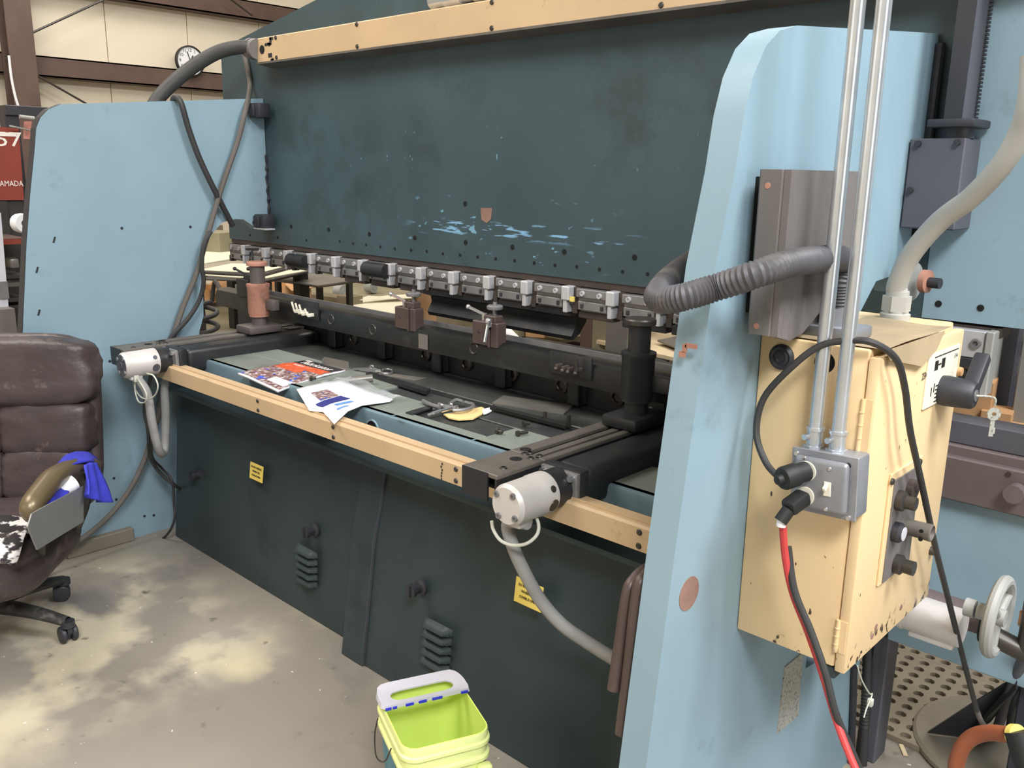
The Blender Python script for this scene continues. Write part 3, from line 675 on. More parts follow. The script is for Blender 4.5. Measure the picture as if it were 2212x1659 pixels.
# three stop blocks clamped on the bar
def lever(b, base, d, L, up=.012):
    base = V(base); d = V(d).normalized(); b.cyl(base, base + V((0, 0, .026)), .010, n=14); t = base + V((0, 0, .022))
    b.tube([t, t + d * L * .5 + V((0, 0, L * .18)), t + d * L + V((0, 0, L * .36))], .0055, 8, 3); b.ball(t + d * L + V((0, 0, L * .36)), .009, n=10)
def stop(u, v, w, dark, second):
    c = P(u, v, 1, YBAR - .012); x = c.x; y0 = YBAR - .006; zb = 1.022
    mt = BLACK if dark else BLOCKBR
    b = B(); b.bx(x - w / 2, x + w * .16, y0, y0 + .05, zb, zb + .082, .003, 1); b.bx(x + w * .17, x + w * .22, y0 - .002, y0 + .045, zb - .004, zb + .078, .001, 1); b.bx(x + w * .23, x + w / 2, y0 + .004, y0 + .05, zb - .004, zb + .082, .003, 1)
    b.bx(x - w * .12, x + w * .36, y0 + .01, y0 + .05, zb + .08, zb + .104, .003, 1); S = ob('stop_block', b, mt, BG)
    p = c + V((-w * .22, -.003, .0)); b = B(); b.lathe([(0, .001), (.006, .001), (.008, -.002)], (x - w * .22, y0, zb + .045), (0, -1, 0), 12); ob('set_screw', b, BOLT, S)
    b = B(); lever(b, (x - w * .20, y0 + .025, zb + .08), (-1, -.35, 0), .062); ob('lever_handle', b, CHROME if not dark else CHARC, S)
    b = B(); b.cyl((x + w * .18, y0 + .03, zb + .1), (x + w * .18, y0 + .03, zb + .15), .007, n=12); b.lathe([(0, .125), (.026, .125), (.028, .129), (.028, .136), (.024, .139), (0, .139)], (x + w * .18, y0 + .03, zb), (0, 0, 1), 26); ob('thumb_wheel', b, STEEL if not dark else BLACK, S)
    b = B(); b.cyl((x + w * .18, y0 + .03, zb + .14), (x + w * .18, y0 + .03, zb + .185), .003, n=8); ob('threaded_stem', b, BOLT, S)
    if second:
        b = B(); lever(b, (x + w * .26, y0 - .006, zb + .07), (.02, -.3, -1), .02); b.tube([V((x + w * .27, y0 - .012, zb + .085)), V((x + w * .25, y0 - .025, zb + .02))], .006, 8, 0); b.ball((x + w * .27, y0 - .012, zb + .09), .012, n=12); ob('lock_lever', b, CHROME, S)
    return x, y0, zb, S
stop(870, 672, .112, False, False); stop(1043, 698, .118, False, True)
x, y0, zb, S = stop(525, 600, .15, True, False)
b = B(); q = V((x + .01, y0 + .05, zb + .1)); b.cyl(q, q + V((-.02, 0, .11)), .005, n=10); b.cyl(q + V((-.055, -.005, .115)), q + V((.03, .005, .12)), .006, n=10); ob('crank_handle', b, CHARC, S)

# ------------------------------------------------------------------ control cabinet on the right frame
cx0, cx1, cy0, cy1, cz0, cz1 = XR + .001, -.548, 1.512, 1.958, .700, 1.311
CAB = thing('control_cabinet', (-.66, 1.73, .70), 'cream steel control cabinet with chipped lower edge bolted to the right machine frame', 'cabinet')
b = B(); b.bx(cx0, cx1 - .022, cy0, cy1, cz0, cz1, .004, 2); CBD = ob('cabinet_body', b, CABCREAM, CAB)
b = B(); b.bx(cx1 - .0205, cx1, cy0 - .002, cy1 + .002, cz0 - .006, cz1 - .012, .004, 2); CD = ob('cabinet_door', b, CABCREAM, CAB)
for z0, z1 in ((1.13, 1.225), (.735, .80)):
    b = B(); b.cyl((cx1 - .021, cy0 - .004, z0), (cx1 - .021, cy0 - .002, z1), .0045, n=12); b.bx(cx1 - .020, cx1 - .004, cy0 - .0035, cy0 - .001, z0, z1)
    for k in range(1, 4): b.cyl((cx1 - .021, cy0 - .004, z0 + (z1 - z0) * k / 4 - .0008), (cx1 - .021, cy0 - .004, z0 + (z1 - z0) * k / 4 + .0008), .005, n=12)
    ob('hinge', b, CABCREAM, CD)
p = P(1689, 771, 1, cy0); b = B(); b.lathe([(0, .004), (.007, .004), (.010, .007), (.015, .005), (.019, .008), (.024, .004), (.0245, 0)], p, (0, -1, 0), 28); ob('rubber_grommet', b, CHARC, CBD)
p = P(1781, 783, 1, cy0); b = B(); b.lathe([(0, .0012), (.019, .0012), (.0195, 0)], p, (0, -1, 0), 24); ob('knockout_hole', b, HOLE, CBD)
# dusty cardboard on the cabinet top
b = B()
def cardf(s, t):
    y = cy0 + .01 + (cy1 - .10 - cy0) * t; x = cx0 + .055 + (cx1 + .002 - cx0 - .055) * s
    z = cz1 + .003 + .004 * math.sin(7 * s + 3 * t) * math.sin(5 * t) * .5
    return (x, y, z)
b.grid(cardf, 14, 14)
tri = [V((cx1 + .003, cy0 + .01, cz1 + .002)), V((cx1 + .004, cy0 + .30, cz1 + .002)), V((cx1 + .006, cy0 + .26, cz1 - .03)), V((cx1 + .008, cy0 + .18, cz1 - .05)), V((cx1 + .006, cy0 + .02, cz1 - .016))]
b.plate(tri, (.002, 0, 0))
tag(ob('cardboard_scrap', b, CARDTOP), 'thin dusty cardboard scrap lying on top of the cream cabinet', 'cardboard')
cn = P(1935, 668, 1, 1.90)
b = B(); b.lathe([(0, 0), (.030, 0), (.030, .012), (.026, .014), (.026, .02), (.0, .02)], (cn.x, cn.y, cz1), (0, 0, 1), 24); b.cyl((cn.x, cn.y, cz1 + .018), (cn.x, cn.y, cz1 + .05), .029, n=6); b.cyl((cn.x, cn.y, cz1 + .05), (cn.x, cn.y, cz1 + .06), .023, n=20); ob('conduit_fitting', b, LIGHTHOSE, CBD)
cn2 = V((-.668, 1.60, cz1))
b = B(); b.box(cn2 + V((0, 0, .012)), (.10, .09, .022), .004); b.cyl(cn2 + V((0, 0, .02)), cn2 + V((0, 0, .055)), .032, n=6); ob('hose_fitting', b, BOXGREY, CBD)
# rotary switch with key on the door
sw = P(2022, 845, 0, cx1); X = V((1, 0, 0))
b = B(); q = [P(2008, 777, 0, cx1), P(2066, 752, 0, cx1), P(2050, 872, 0, cx1), P(2010, 885, 0, cx1)]; yA, yB_ = q[0].y - .012, q[1].y + .01; zA, zB_ = q[0].z + .01, q[3].z + .01
b.bx(cx1, cx1 + .004, yA, yB_, zB_, zA, .001, 1); SP = ob('switch_plate', b, IVORY, CD)
b = B()
for dy in (.035, .075): b.bx(cx1 + .004, cx1 + .0048, yA + dy, yA + dy + .018, zA - .035, zA - .016)
b.bx(cx1 + .004, cx1 + .0048, yA + .056, yA + .071, zA - .027, zA - .024)
for k in range(5): b.bx(cx1 + .004, cx1 + .0046, yA + .055, yA + .115, zB_ + .006 + k * .008, zB_ + .0085 + k * .008)
for dy in (.03, .045): b.bx(cx1 + .004, cx1 + .0046, yA + dy, yA + dy + .004, zB_ + .01 + dy * .4, zB_ + .028 + dy * .4)
b.bx(cx1 + .004, cx1 + .0046, yA + .03, yB_ - .01, zA - .009, zA - .007); ob('switch_marking', b, INK, SP)
text('lettering', 'ON', .012, (cx1 + .0052, yB_ - .022, zA - .02), (0, 1, 0), (0, 0, 1), LABELG, SP)
text('lettering', '230', .020, P(1998, 812, 0, cx1 + .0012), (0, 1, 0), (0, 0, 1), ARMTOP, CD)
k0 = V((cx1 + .004, (yA + yB_) / 2 + .005, sw.z)); b = B(); b.lathe([(0, 0), (.030, 0), (.031, .01), (.028, .058), (.024, .064), (0, .064)], k0, (1, 0, 0), 30)
d = V((.25, .55, .8)).normalized(); b.box(k0 + V((.05, .035, .035)), (.03, .024, .095), .006, Matrix.Rotation(-.75, 3, 'X')); SWK = ob('rotary_handle', b, CHARC, CD)
b = B(); b.lathe([(0, .002), (.012, .002), (.012, 0)], k0 + V((.064, 0, 0)), (1, 0, 0), 18); ob('lock_face', b, STEEL, SWK)
b = B(); q = k0 + V((.065, 0, 0)); b.tube([q, q + V((.02, .012, 0)), q + V((.030, .018, -.004)), q + V((.031, .018, -.018))], .0022, 8, 4); kk = q + V((.031, .018, -.03))
b.lathe([(.004, 0), (.013, 0), (.013, .002), (.004, .002)], kk + V((0, 0, -.004)), (.6, -.8, 0), 18); r3 = Matrix.Rotation(math.atan2(-.8, .6) + math.pi / 2, 3, 'Z')
b.box(kk + V((0, 0, -.03)), (.008, .0018, .04), 0, r3); b.box(kk + V((.003, .002, -.038)), (.006, .0018, .012), 0, r3); ob('key', b, LABELG, SWK)
b = B(); p = P(2069, 802, 0, cx1); b.lathe([(0, .01), (.009, .009), (.010, 0)], p, (1, 0, 0), 14); ob('door_screw', b, CARD, CD)
# push button panel
q = [P(1926, 1036, 0, cx1), P(1973, 1002, 0, cx1), P(1941, 1232, 0, cx1), P(1907, 1262, 0, cx1)]
by0, by1, bz0, bz1 = q[0].y - .004, q[1].y + .03, q[3].z, q[0].z
b = B(); b.bx(cx1, cx1 + .005, by0 - .012, by1 + .006, bz0 + .01, bz1 + .015, .001, 1); BPN = ob('button_frame', b, CABCREAM, CD)
b = B(); b.bx(cx1 + .005, cx1 + .0075, by0 + .004, by1 - .004, bz0 + .012, bz1, .0005, 1); ob('button_plate', b, COVER, BPN)
def knob(u, v, prof, m1, nm='push_button', holes=False):
    p = P(u, v, 0, cx1 + .008); p.x = cx1 + .0075; b = B(); b.lathe(prof, p, (1, 0, 0), 24); o = ob(nm, b, m1, BPN)
    return p, o
ring = [(0, 0), (.020, 0), (.020, .012), (.016, .015)]
p, o = knob(1940, 1080, ring + [(.013, .016), (.013, .034), (.0, .035)], BOLT)
p, o = knob(1964, 1055, ring + [(.008, .016), (0, .018)], TOOL)
p, o = knob(1958, 1137, [(0, 0), (.016, 0), (.0165, .02), (.0175, .048), (.015, .05), (.013, .04), (0, .04)], ARMTOP, 'shrouded_button')
for dz in (.004, -.012):
    b = B(); b.lathe([(0, .0005), (.0042, .0005), (.0045, -.001)], p + V((.034, -.0163, dz)), (0, -1, 0), 12); ob('shroud_hole', b, HOLE, o)
p, o = knob(1932, 1148, [(0, 0), (.020, 0), (.020, .012), (.016, .016), (.014, .018), (0, .019)], CHARC); b = B(); b.lathe([(0, .0205), (.0135, .0195), (.0135, .018)], p, (1, 0, 0), 20); ob('lens', b, LIDM, o)
p, o = knob(1935, 1217, ring + [(.014, .016), (.0145, .036), (.0, .037)], BOLT)
for u, v in ((1926, 1040), (1986, 998)):
    p = P(u, v, 0, cx1 + .005); b = B(); b.lathe([(0, .005), (.006, .004), (.007, 0)], p, (1, 0, 0), 12); ob('screw', b, BOLT, BPN)
b = B(); p = P(2011, 1188, 0, cx1); b.lathe([(0, .012), (.009, .01), (.010, 0)], p - V((0, .004, 0)), (1, 0, 0), 14); ob('door_screw', b, BOLT, CD)
b = B()
for u, v in ((1892, 1354), (1946, 1312), (1884, 1374)):
    p = P(u, v, 0, cx1); b.lathe([(0, .001), (.006, .001), (.007, 0)], p, (1, 0, 0), 12)
ob('door_hole', b, RUST, CD, kind='stuff')
b = B(); b.bx(cx1 - .16, cx1 - .03, cy0 + .02, cy0 + .12, cz0 - .012, cz0 - .001, .003, 1); b.bx(cx1 - .045, cx1 - .02, cy0 + .005, cy0 + .05, cz0 - .028, cz0 - .004, .003, 1); ob('cabinet_bracket', b, TEAL, CBD)

# ------------------------------------------------------------------ outlet box and conduits
yb = 1.45
EB = thing('outlet_box', (-.605, 1.48, 1.07), 'square galvanised outlet box with toggle switch and two outlets on the cream cabinet side', 'outlet box')
tilt = Matrix.Rotation(math.radians(-3.0), 3, 'Y'); bc = V((-.6025, 1.481, 1.073))
def eb(p): return bc + tilt @ (V(p))
def ebox(b, c, d, bev=0, seg=2): b.box(eb(c), d, bev, tilt, seg)
b = B(); ebox(b, (0, .004, 0), (.118, .052, .112), .006); EBB = ob('box_body', b, BOXGREY, EB)
b = B(); ebox(b, (0, -.024, 0), (.121, .004, .116), .0015, 1); ebox(b, (-.002, -.032, 0), (.098, .016, .094), .009, 3); ob('raised_cover', b, BOXGREY, EB)
FY = -.0405
def disc(nm, prof, x, z, m1, par, n=24, d=(0, -1, 0)):
    b = B(); b.lathe(prof, eb((x, FY, z)), d, n); return ob(nm, b, m1, par)
for x, z, fy in ((-.052, .047, -.026), (.048, -.052, -.026), (-.048, -.046, -.026)):
    b = B(); b.lathe([(0, .004), (.004, .0035), (.005, 0)], eb((x, fy, z)), (0, -1, 0), 12); ob('screw', b, CHROME, EBB)
for x, z in ((.016, .034), (.013, -.040), (-.030, .045)):
    disc('screw', [(0, .003), (.003, .0025), (.004, 0)], x, z, CHROME, EBB, 12)
b = B(); b.lathe([(0, .001), (.004, .001), (.005, 0)], eb((.043, -.028, .042)), (0, -1, 0), 14); ob('cover_hole', b, HOLE, EBB)
disc('outlet', [(0, .002), (.018, .002), (.0185, 0)], -.026, .022, IVORY, EBB); disc('outlet', [(0, .002), (.017, .002), (.0175, 0)], -.026, -.024, IVORY, EBB)
b = B(); ebox(b, (.014, FY - .001, -.003), (.013, .003, .026), .0008, 1); TG = ob('switch_bezel', b, IVORY, EBB)
b = B(); b.box(eb((.0135, FY - .007, .002)), (.006, .016, .008), .0015, tilt @ Matrix.Rotation(.5, 3, 'X')); ob('toggle', b, IVORY, TG)
for (u, v, topx, lb) in ((1748, 950, -.034, 'left of two bright galvanised conduit tubes rising from the outlet box to the ceiling'), (1790, 965, .008, 'right of two bright galvanised conduit tubes rising from the outlet box to the ceiling')):
    base = eb((topx, .004, .056)); T = thing('conduit_tube', base, lb, 'conduit', 'galvanised conduits above the outlet box')
    b = B(); b.cyl(base + V((0, 0, .032)), (base.x - .003, base.y, 6.0), .0125, n=20); ob('tube', b, GALV, T)
    b = B(); b.cyl(base, base + V((0, 0, .034)), .0145, n=20); b.cyl(base + V((0, 0, .032)), base + V((0, 0, .037)), .0165, n=20); b.cyl(base + V((0, 0, -.004)), base + V((0, 0, .003)), .019, n=6); ob('connector', b, GALV, T)
    b = B(); b.cyl(base + V((-.008, -.012, .02)), base + V((-.010, -.022, .02)), .0055, n=10); ob('set_screw', b, CHROME, T)

# plugs and cords
o1 = eb((-.026, FY - .002, .022)); o2 = eb((-.026, FY - .002, -.024))
T = thing('power_cord', o1, 'black cord with round twist-lock plug looping over the cabinet top to the floor', 'power cord')
d = V((-.35, -.93, -.12)).normalized(); b = B(); b.lathe([(0, 0), (.018, 0), (.018, .022), (.021, .024), (.021, .050), (.019, .054), (.010, .056), (.008, .066), (0, .066)], o1, d, 24); ob('plug', b, PLUG, T)
e = o1 + d * .05
loop = [e + V((.006, -.002, -.004)), P(1690, 1037, 1, 1.41), P(1655, 1000, 1, 1.425), P(1634, 935, 1, 1.44), P(1650, 860, 1, 1.45), P(1710, 793, 1, 1.455), P(1770, 748, 1, 1.47), P(1830, 736, 1, 1.482), P(1885, 740, 1, 1.49)]
loop += [P(1935, 775, 0, cx1 + .02), P(1955, 840, 0, cx1 + .025), P(1966, 930, 0, cx1 + .03), P(1990, 1040, 0, cx1 + .035), P(2020, 1180, 0, cx1 + .04), P(2045, 1280, 0, cx1 + .05), P(2080, 1420, 0, cx1 + .06), P(2110, 1535, 0, cx1 + .08)]
b = B(); b.tube(loop, .0062, 10, 6); ob('cord', b, CABLE, T)
b = B(); q = [P(2110, 1535, 0, cx1 + .08), P(2122, 1562, 0, cx1 + .085), P(2150, 1600, 2, .02), P(2170, 1690, 2, .012)]; b.tube(q, .0066, 10, 5); ob('cord_tail', b, BROWNCABLE, T)
T = thing('extension_cord', o2, 'red and black extension cord with angled black plug hanging down the cabinet side', 'power cord')
d = V((-.25, -.9, -.35)).normalized(); b = B(); b.box(o2 + d * .022, (.030, .046, .026), .006, d.to_track_quat('-Y', 'Z').to_matrix()); b.cyl(o2 + d * .04 + V((0, 0, -.004)), o2 + d * .055 + V((-.004, 0, -.02)), .012, n=16); ob('plug', b, PLUG, T)
e = o2 + d * .052 + V((-.003, 0, -.018)); b = B(); b.cyl(e, e + V((-.001, 0, -.012)), .0085, n=14); ob('white_sleeve', b, PAPER, T)
yc_ = e.y
red = [e + V((0, 0, -.006)), P(1690, 1120, 1, yc_ + .005), P(1696, 1200, 1, yc_ + .02), P(1712, 1280, 1, yc_ + .03), P(1745, 1365, 1, yc_ + .03), P(1778, 1460, 1, yc_ + .02), P(1808, 1560, 1, yc_), P(1850, 1665, 1, yc_ - .02), P(1890, 1740, 1, yc_ - .03)]
b = B(); b.tube(red, .0068, 10, 6); ob('red_cord', b, REDCABLE, T)
blk = [P(1702, 1180, 1, yc_ + .035), P(1716, 1275, 1, yc_ + .022), P(1752, 1365, 1, yc_ + .018), P(1783, 1455, 1, yc_ + .006), P(1805, 1540, 1, yc_ - .002), P(1838, 1618, 1, yc_ + .01), P(1862, 1672, 1, yc_ + .02), P(1900, 1745, 1, yc_ + .02)]
b = B(); b.tube(blk, .0066, 10, 6); ob('black_cord', b, CABLE, T)

# grey cover box and big ribbed hose
G = thing('cover_box', (-.72, 1.5, 1.31), 'dusty dark grey sheet metal cover fixed upright on the right frame above the cabinet', 'cover')
gx0, gx1, gy0, gy1 = -.748, -.702, 1.405, 1.70
b = B(); b.prism([(gx0, gy0 + .004), (gx0 + .004, gy0), (gx1 - .004, gy0), (gx1, gy0 + .004), (gx1, gy1), (gx0, gy1)], 2, 1.330, 1.612); ob('cover_shell', b, COVER, G)
b = B(); b.prism([(gy0 + .002, 1.330), (gy0 + .002, 1.612), (gy1, 1.612), (gy1, 1.42), (gy0 + .17, 1.36), (gy0 + .10, 1.325), (gy0 + .05, 1.318)], 0, gx1, gx1 + .012); ob('side_flange', b, COVER, G)
b = B(); b.bx(XR + .001, gx0, gy0 + .04, gy1 - .05, 1.36, 1.60); ob('gap_shade_spacer', b, HOLE, G)  # near-black spacer; the shadow in the gap is put into its colour
for z in (1.585, 1.345):
    b = B(); b.lathe([(0, .001), (.005, .001), (.0055, 0)], (gx0 + .018, gy0, z), (0, -1, 0), 12); ob('rust_rivet', b, ORANGE, G)
H0 = cn2 + V((0, 0, .05))
pts = [H0, H0 + V((.0, -.005, .05)), H0 + V((.006, -.02, .095)), P(1752, 562, 0, -.652), P(1700, 570, 0, -.655), P(1640, 590, 0, -.672), P(1550, 620, 1, 1.275), P(1480, 641, 1, 1.235), P(1432, 648, 1, 1.245), P(1420, 636, 1, 1.30), P(1448, 600, 1, 1.42), P(1492, 566, 1, 1.60), P(1540, 535, 1, 1.85), P(1560, 520, 1, 2.2)]
pts[-2].x = min(pts[-2].x, XR - .10); pts[-1].x = min(pts[-1].x, XR - .10)
b = B(); b.tube(pts, .0235, 16, 16, rib=.11); tag(ob('ribbed_hose', b, DARKHOSE), 'thick dusty ribbed black hose bending around the front of the right frame', 'hose')
c0 = V((cn.x, cn.y, cz1 + .055))
pts = [c0, P(1938, 615, 1, 1.895), P(1968, 550, 1, 1.885), P(2030, 478, 1, 1.87), P(2100, 425, 1, 1.85), P(2165, 355, 1, 1.82), P(2205, 285, 1, 1.80), P(2225, 215, 1, 1.78), P(2232, 120, 1, 1.78)]
b = B(); b.tube(pts, .0205, 16, 8); tag(ob('flexible_conduit', b, LIGHTHOSE), 'thick light grey conduit curving from the cabinet top up and out to the right', 'conduit')
# things at the foot of the right frame
b = B(); q0 = P(1862, 1420, 1, 2.26); b.tube([(q0.x - .0, 2.28, .40), P(1872, 1480, 1, 2.26), P(1868, 1560, 1, 2.26), P(1862, 1660, 1, 2.26)], .014, 12, 22, rib=.14); tag(ob('corrugated_tube', b, CABLE), 'black corrugated tube running down behind the foot of the right frame', 'tube')
b = B(); q = [P(1880, 1395, 1, 2.30), P(1926, 1395, 1, 2.30), P(1922, 1590, 1, 2.30)]; b.bx(q[0].x, q[1].x, 2.28, 2.36, .0, .42, .004, 1); b.bx(q[0].x + .02, q[0].x + .035, 2.272, 2.28, .0, .42)
ob('beam_stop', b, COLUMN, PB)
b = B(); q = P(1845, 1440, 0, XR + .02); b.tube([P(1846, 1440, 0, XR + .01), P(1842, 1560, 0, XR + .01), P(1838, 1668, 0, XR + .01)], .009, 8, 3); tag(ob('thin_pipe', b, CHARC), 'thin dark pipe hugging the rear edge of the right frame low down', 'pipe')
b = B(); b.tube([P(1852, 1438, 0, cx1 - .06), P(1862, 1470, 0, cx1 - .06), P(1878, 1498, 0, cx1 - .06), P(1884, 1500, 0, cx1 - .06), P(1872, 1530, 0, cx1 - .06), P(1866, 1550, 0, cx1 - .06)], .0016, 6, 4); b.box(P(1880, 1517, 0, cx1 - .06), (.012, .012, .018), .002)
tag(ob('loose_wire', b, CREAMWIRE), 'thin pale loose wire dangling under the cream cabinet', 'wire')

# ------------------------------------------------------------------ hoses and cables on the left
b = B()
pts = [P(549, 104, 0, -3.60), P(515, 102, 0, -3.66), P(470, 113, 0, -3.72), P(420, 142, 0, -3.78), P(375, 178, 0, -3.82), P(340, 215, 0, -3.84), P(318, 262, 0, -3.84), P(310, 330, 0, -3.84)]
b.tube(pts, .030, 16, 6); HT = tag(ob('beam_hose', b, HOSEDK), 'fat dark hose arching from the cream beam strip down behind the left frame', 'hose')
b = B(); a0 = P(556, 106, 0, -3.585); b.cyl(a0, a0 + V((-.03, .0, .004)), .042, n=24); b.cyl(a0 + V((-.034, 0, .004)), a0 + V((-.05, 0, .005)), .045, n=24); b.cyl(a0 + V((-.053, 0, .005)), a0 + V((-.075, 0, .006)), .038, n=24); ob('hose_clamp', b, COVER, HT)
XC = XL + .045
b = B(); pts = [P(376, 232, 0, XL - .08), P(374, 216, 0, XL - .03), P(381, 210, 0, XL + .02), P(392, 225, 0, XC), P(408, 280, 0, XC), P(432, 345, 0, XC), P(468, 420, 0, XC), P(503, 488, 0, XC - .02)]; b.tube(pts, .0125, 10, 5)
tag(ob('hooked_cable', b, CABLE), 'dark cable hooked over the top edge of the left frame falling right', 'cable')
b = B(); pts = [P(528, 118, 1, 2.25), P(535, 150, 1, 2.25), P(540, 190, 1, 2.24), P(530, 240, 0, XC), P(512, 310, 0, XC), P(480, 402, 0, XC), P(448, 510, 0, XC), P(425, 590, 0, XC), P(395, 665, 0, XC), P(370, 745, 0, XC), P(355, 830, 0, XC), P(342, 900, 0, XC), P(330, 930, 0, XC),
    P(315, 985, 0, XC + .01), P(285, 1050, 0, XC + .02), P(240, 1110, 0, XC + .03), P(180, 1162, 0, XC + .04), P(125, 1188, 0, XC + .05), P(78, 1194, 0, XC + .06), P(30, 1200, 0, XC + .2)]
b.tube(pts, .0115, 10, 5); tag(ob('long_cable', b, BROWNCABLE), 'long brown cable crossing the left frame diagonally and sweeping to the floor', 'cable')
b = B(); pts = [P(455, 500, 0, XC + .02), P(440, 530, 0, XC + .03), P(436, 575, 0, XC + .03), P(440, 610, 0, XC + .03), P(430, 650, 0, XC + .02), P(405, 690, 0, XC + .02), P(375, 722, 0, XC + .02), P(350, 760, 0, XC + .01)]
b.tube(pts, .0095, 8, 5); tag(ob('slack_cable', b, CABLE), 'short slack dark cable bowing right beside the throat of the left frame', 'cable')
YM = 1.46
b = B(); m0 = V((-3.36, 1.44, .80)); pts = [m0, P(318, 850, 1, YM), P(328, 910, 1, YM + .01), P(340, 962, 1, YM + .03), P(349, 980, 1, YM + .06), P(356, 965, 1, YM + .09), P(358, 900, 1, YM + .11), P(356, 840, 1, YM + .13), P(362, 800, 1, YM + .15)]
b.tube(pts, .017, 12, 6); tag(ob('motor_hose', b, GREYHOSE), 'grey hose hanging in a narrow U under the left motor', 'hose')
b = B(); pts = [V((-3.36, 1.50, .80)), P(312, 880, 1, YM + .05), P(320, 930, 1, YM + .06), P(324, 985, 1, YM + .08), P(345, 1020, 1, YM + .12), P(380, 1050, 1, YM + .17), P(400, 1060, 1, YM + .30)]; b.tube(pts, .0075, 8, 6)
pts = [P(330, 935, 1, YM + .07), P(328, 985, 1, YM + .08), P(350, 1012, 1, YM + .14), P(372, 1040, 1, 1.62), P(376, 1090, 1, 1.62), P(377, 1120, 1, 1.61), P(366, 1148, 1, 1.60), P(348, 1164, 1, 1.60), P(326, 1156, 1, 1.60)]; b.tube(pts, .0055, 8, 6)
tag(ob('cable_pair', b, CABLE), 'pair of thin black cables dropping from the left motor into the floor corner', 'cable')
b = B(); pts = [P(292, 818, 1, 1.43), P(292, 845, 1, 1.43), P(300, 868, 1, 1.43), P(314, 868, 1, 1.43), P(316, 850, 1, 1.43), P(300, 822, 1, 1.43), P(290, 815, 1, 1.43)]; b.tube(pts, .003, 6, 6)
pts = [P(318, 807, 1, 1.44), P(332, 812, 1, 1.44), P(341, 832, 1, 1.44), P(336, 852, 1, 1.44), P(322, 862, 1, 1.44), P(305, 858, 1, 1.44), P(292, 840, 1, 1.44), P(288, 822, 1, 1.44)]; b.tube(pts, .003, 6, 6)
b.box(P(292, 816, 1, 1.43), (.03, .02, .03), .003); tag(ob('thin_wire', b, CREAMWIRE), 'thin cream wire looped twice under the left motor', 'wire')
# right motor hose, loop
b = B(); pts = [V((-1.29, 1.44, .80)), P(1098, 1130, 1, 1.44), P(1108, 1180, 1, 1.44), P(1135, 1240, 1, 1.46), P(1170, 1300, 1, 1.49), P(1215, 1350, 1, 1.51), P(1265, 1385, 1, 1.53), P(1330, 1425, 1, 1.54), P(1400, 1460, 1, 1.55), P(1470, 1500, 1, 1.55)]
pts[-1].x = min(pts[-1].x, XR - .085)
b.tube(pts, .0165, 12, 6); tag(ob('motor_hose', b, GREYHOSE), 'grey hose hanging from the right motor and sweeping down behind the right frame', 'hose')
b = B(); pts = [P(1062, 1125, 1, 1.41), P(1066, 1145, 1, 1.41), P(1082, 1168, 1, 1.41), P(1108, 1178, 1, 1.41), P(1138, 1174, 1, 1.42), P(1160, 1155, 1, 1.44), P(1163, 1130, 1, 1.46), P(1150, 1105, 1, 1.48), P(1142, 1100, 1, 1.49)]; b.tube(pts, .0042, 8, 6)
b.tube([P(1112, 1112, 1, 1.44), P(1118, 1138, 1, 1.44)], .005, 8, 0); tag(ob('thin_wire', b, CREAMWIRE), 'thin cream wire making one round loop under the right motor', 'wire')
# two bent steel bars hanging on the inside of the right frame
for (tp, bt, xx, lb) in (((1356, 1283), (1325, 1490), -.876, 'shorter of two bent brown steel bars hanging inside the right frame'), ((1378, 1278), (1342, 1585), -.850, 'longer of two bent brown steel bars hanging inside the right frame')):
    a0 = P(*tp, 0, xx); a1 = P(*bt, 0, xx); b = B()
    b.tube([a1, a1.lerp(a0, .5), a0, a0 + V((0, .02, .022)), a0 + V((0, .055, .03)), a0 + V((0, .09, .02)), a0 + V((0, .105, -.01)), a0 + V((0, .11, -.16))], .0125, 12, 5)
    ob('bent_bar', b, BLOCKBR, None, lb, 'steel bar', 'bent bars by the right frame')

# ------------------------------------------------------------------ office chair
CF = V((.75, -.66, 0)).normalized(); CLt = V((.66, .75, 0)).normalized(); CC = V((-3.22, .79, 0)); UPZ = V((0, 0, 1))
CH = thing('office_chair', CC, 'worn dark brown leather office chair with bronze armrest at the left edge', 'chair')
def cp(f, l, z): return CC + CF * f + CLt * l + UPZ * z
CR = Matrix((CF, CLt, UPZ)).transposed()
hub = None
b = B(); b.lathe([(0, .085), (.045, .085), (.05, .12), (.035, .15), (.028, .152), (.028, .24), (.02, .245), (.02, .30), (0, .30)], CC, (0, 0, 1), 24); hub = ob('gas_column', b, PLASTIC, CH)
for k in range(5):
    cs = [P(125, 1385, 2, 0), P(148, 1285, 2, 0)]
    a = math.atan2(cs[0].y - CC.y, cs[0].x - CC.x) + 2 * math.pi * k / 5 * 1.0; d = V((math.cos(a), math.sin(a), 0)); R0 = .30; sd = V((-d.y, d.x, 0))
    b = B()
    def leg(s, t, d=d, sd=sd):
        w = .036 - .016 * s; ang = 2 * math.pi * t; zc = .115 - .038 * s ** 2; h = .026 - .008 * s
        return CC + d * (.02 + .285 * s) + sd * (w * math.cos(ang)) + UPZ * (zc + h * math.sin(ang))
    b.grid(leg, 12, 12); L = ob('leg', b, PLASTIC, CH)
    b = B(); tip = CC + d * .305; b.cyl(tip + UPZ * .06, tip + UPZ * .082, .022, n=16); wd = (sd * .8 + d * .6).normalized(); fw = V((-wd.y, wd.x, 0)); wc2 = tip + fw * .012 + UPZ * .03
    for s in (-1, 1):
        b.lathe([(0, -.008), (.026, -.008), (.030, -.004), (.030, .006), (.026, .010), (.012, .011), (0, .011)], wc2 + wd * (.017 * s), wd * s, 22)
    b.box(wc2 + UPZ * .010, (.02, .02, .05), .006); b.cyl(wc2 + UPZ * .02 - wd * .008, wc2 + UPZ * .02 + wd * .008, .028, n=18); ob('caster', b, CHARC, L)
b = B(); b.box(cp(0, 0, .30), (.26, .22, .03), .008, CR); ob('seat_plate', b, CHARC, CH)
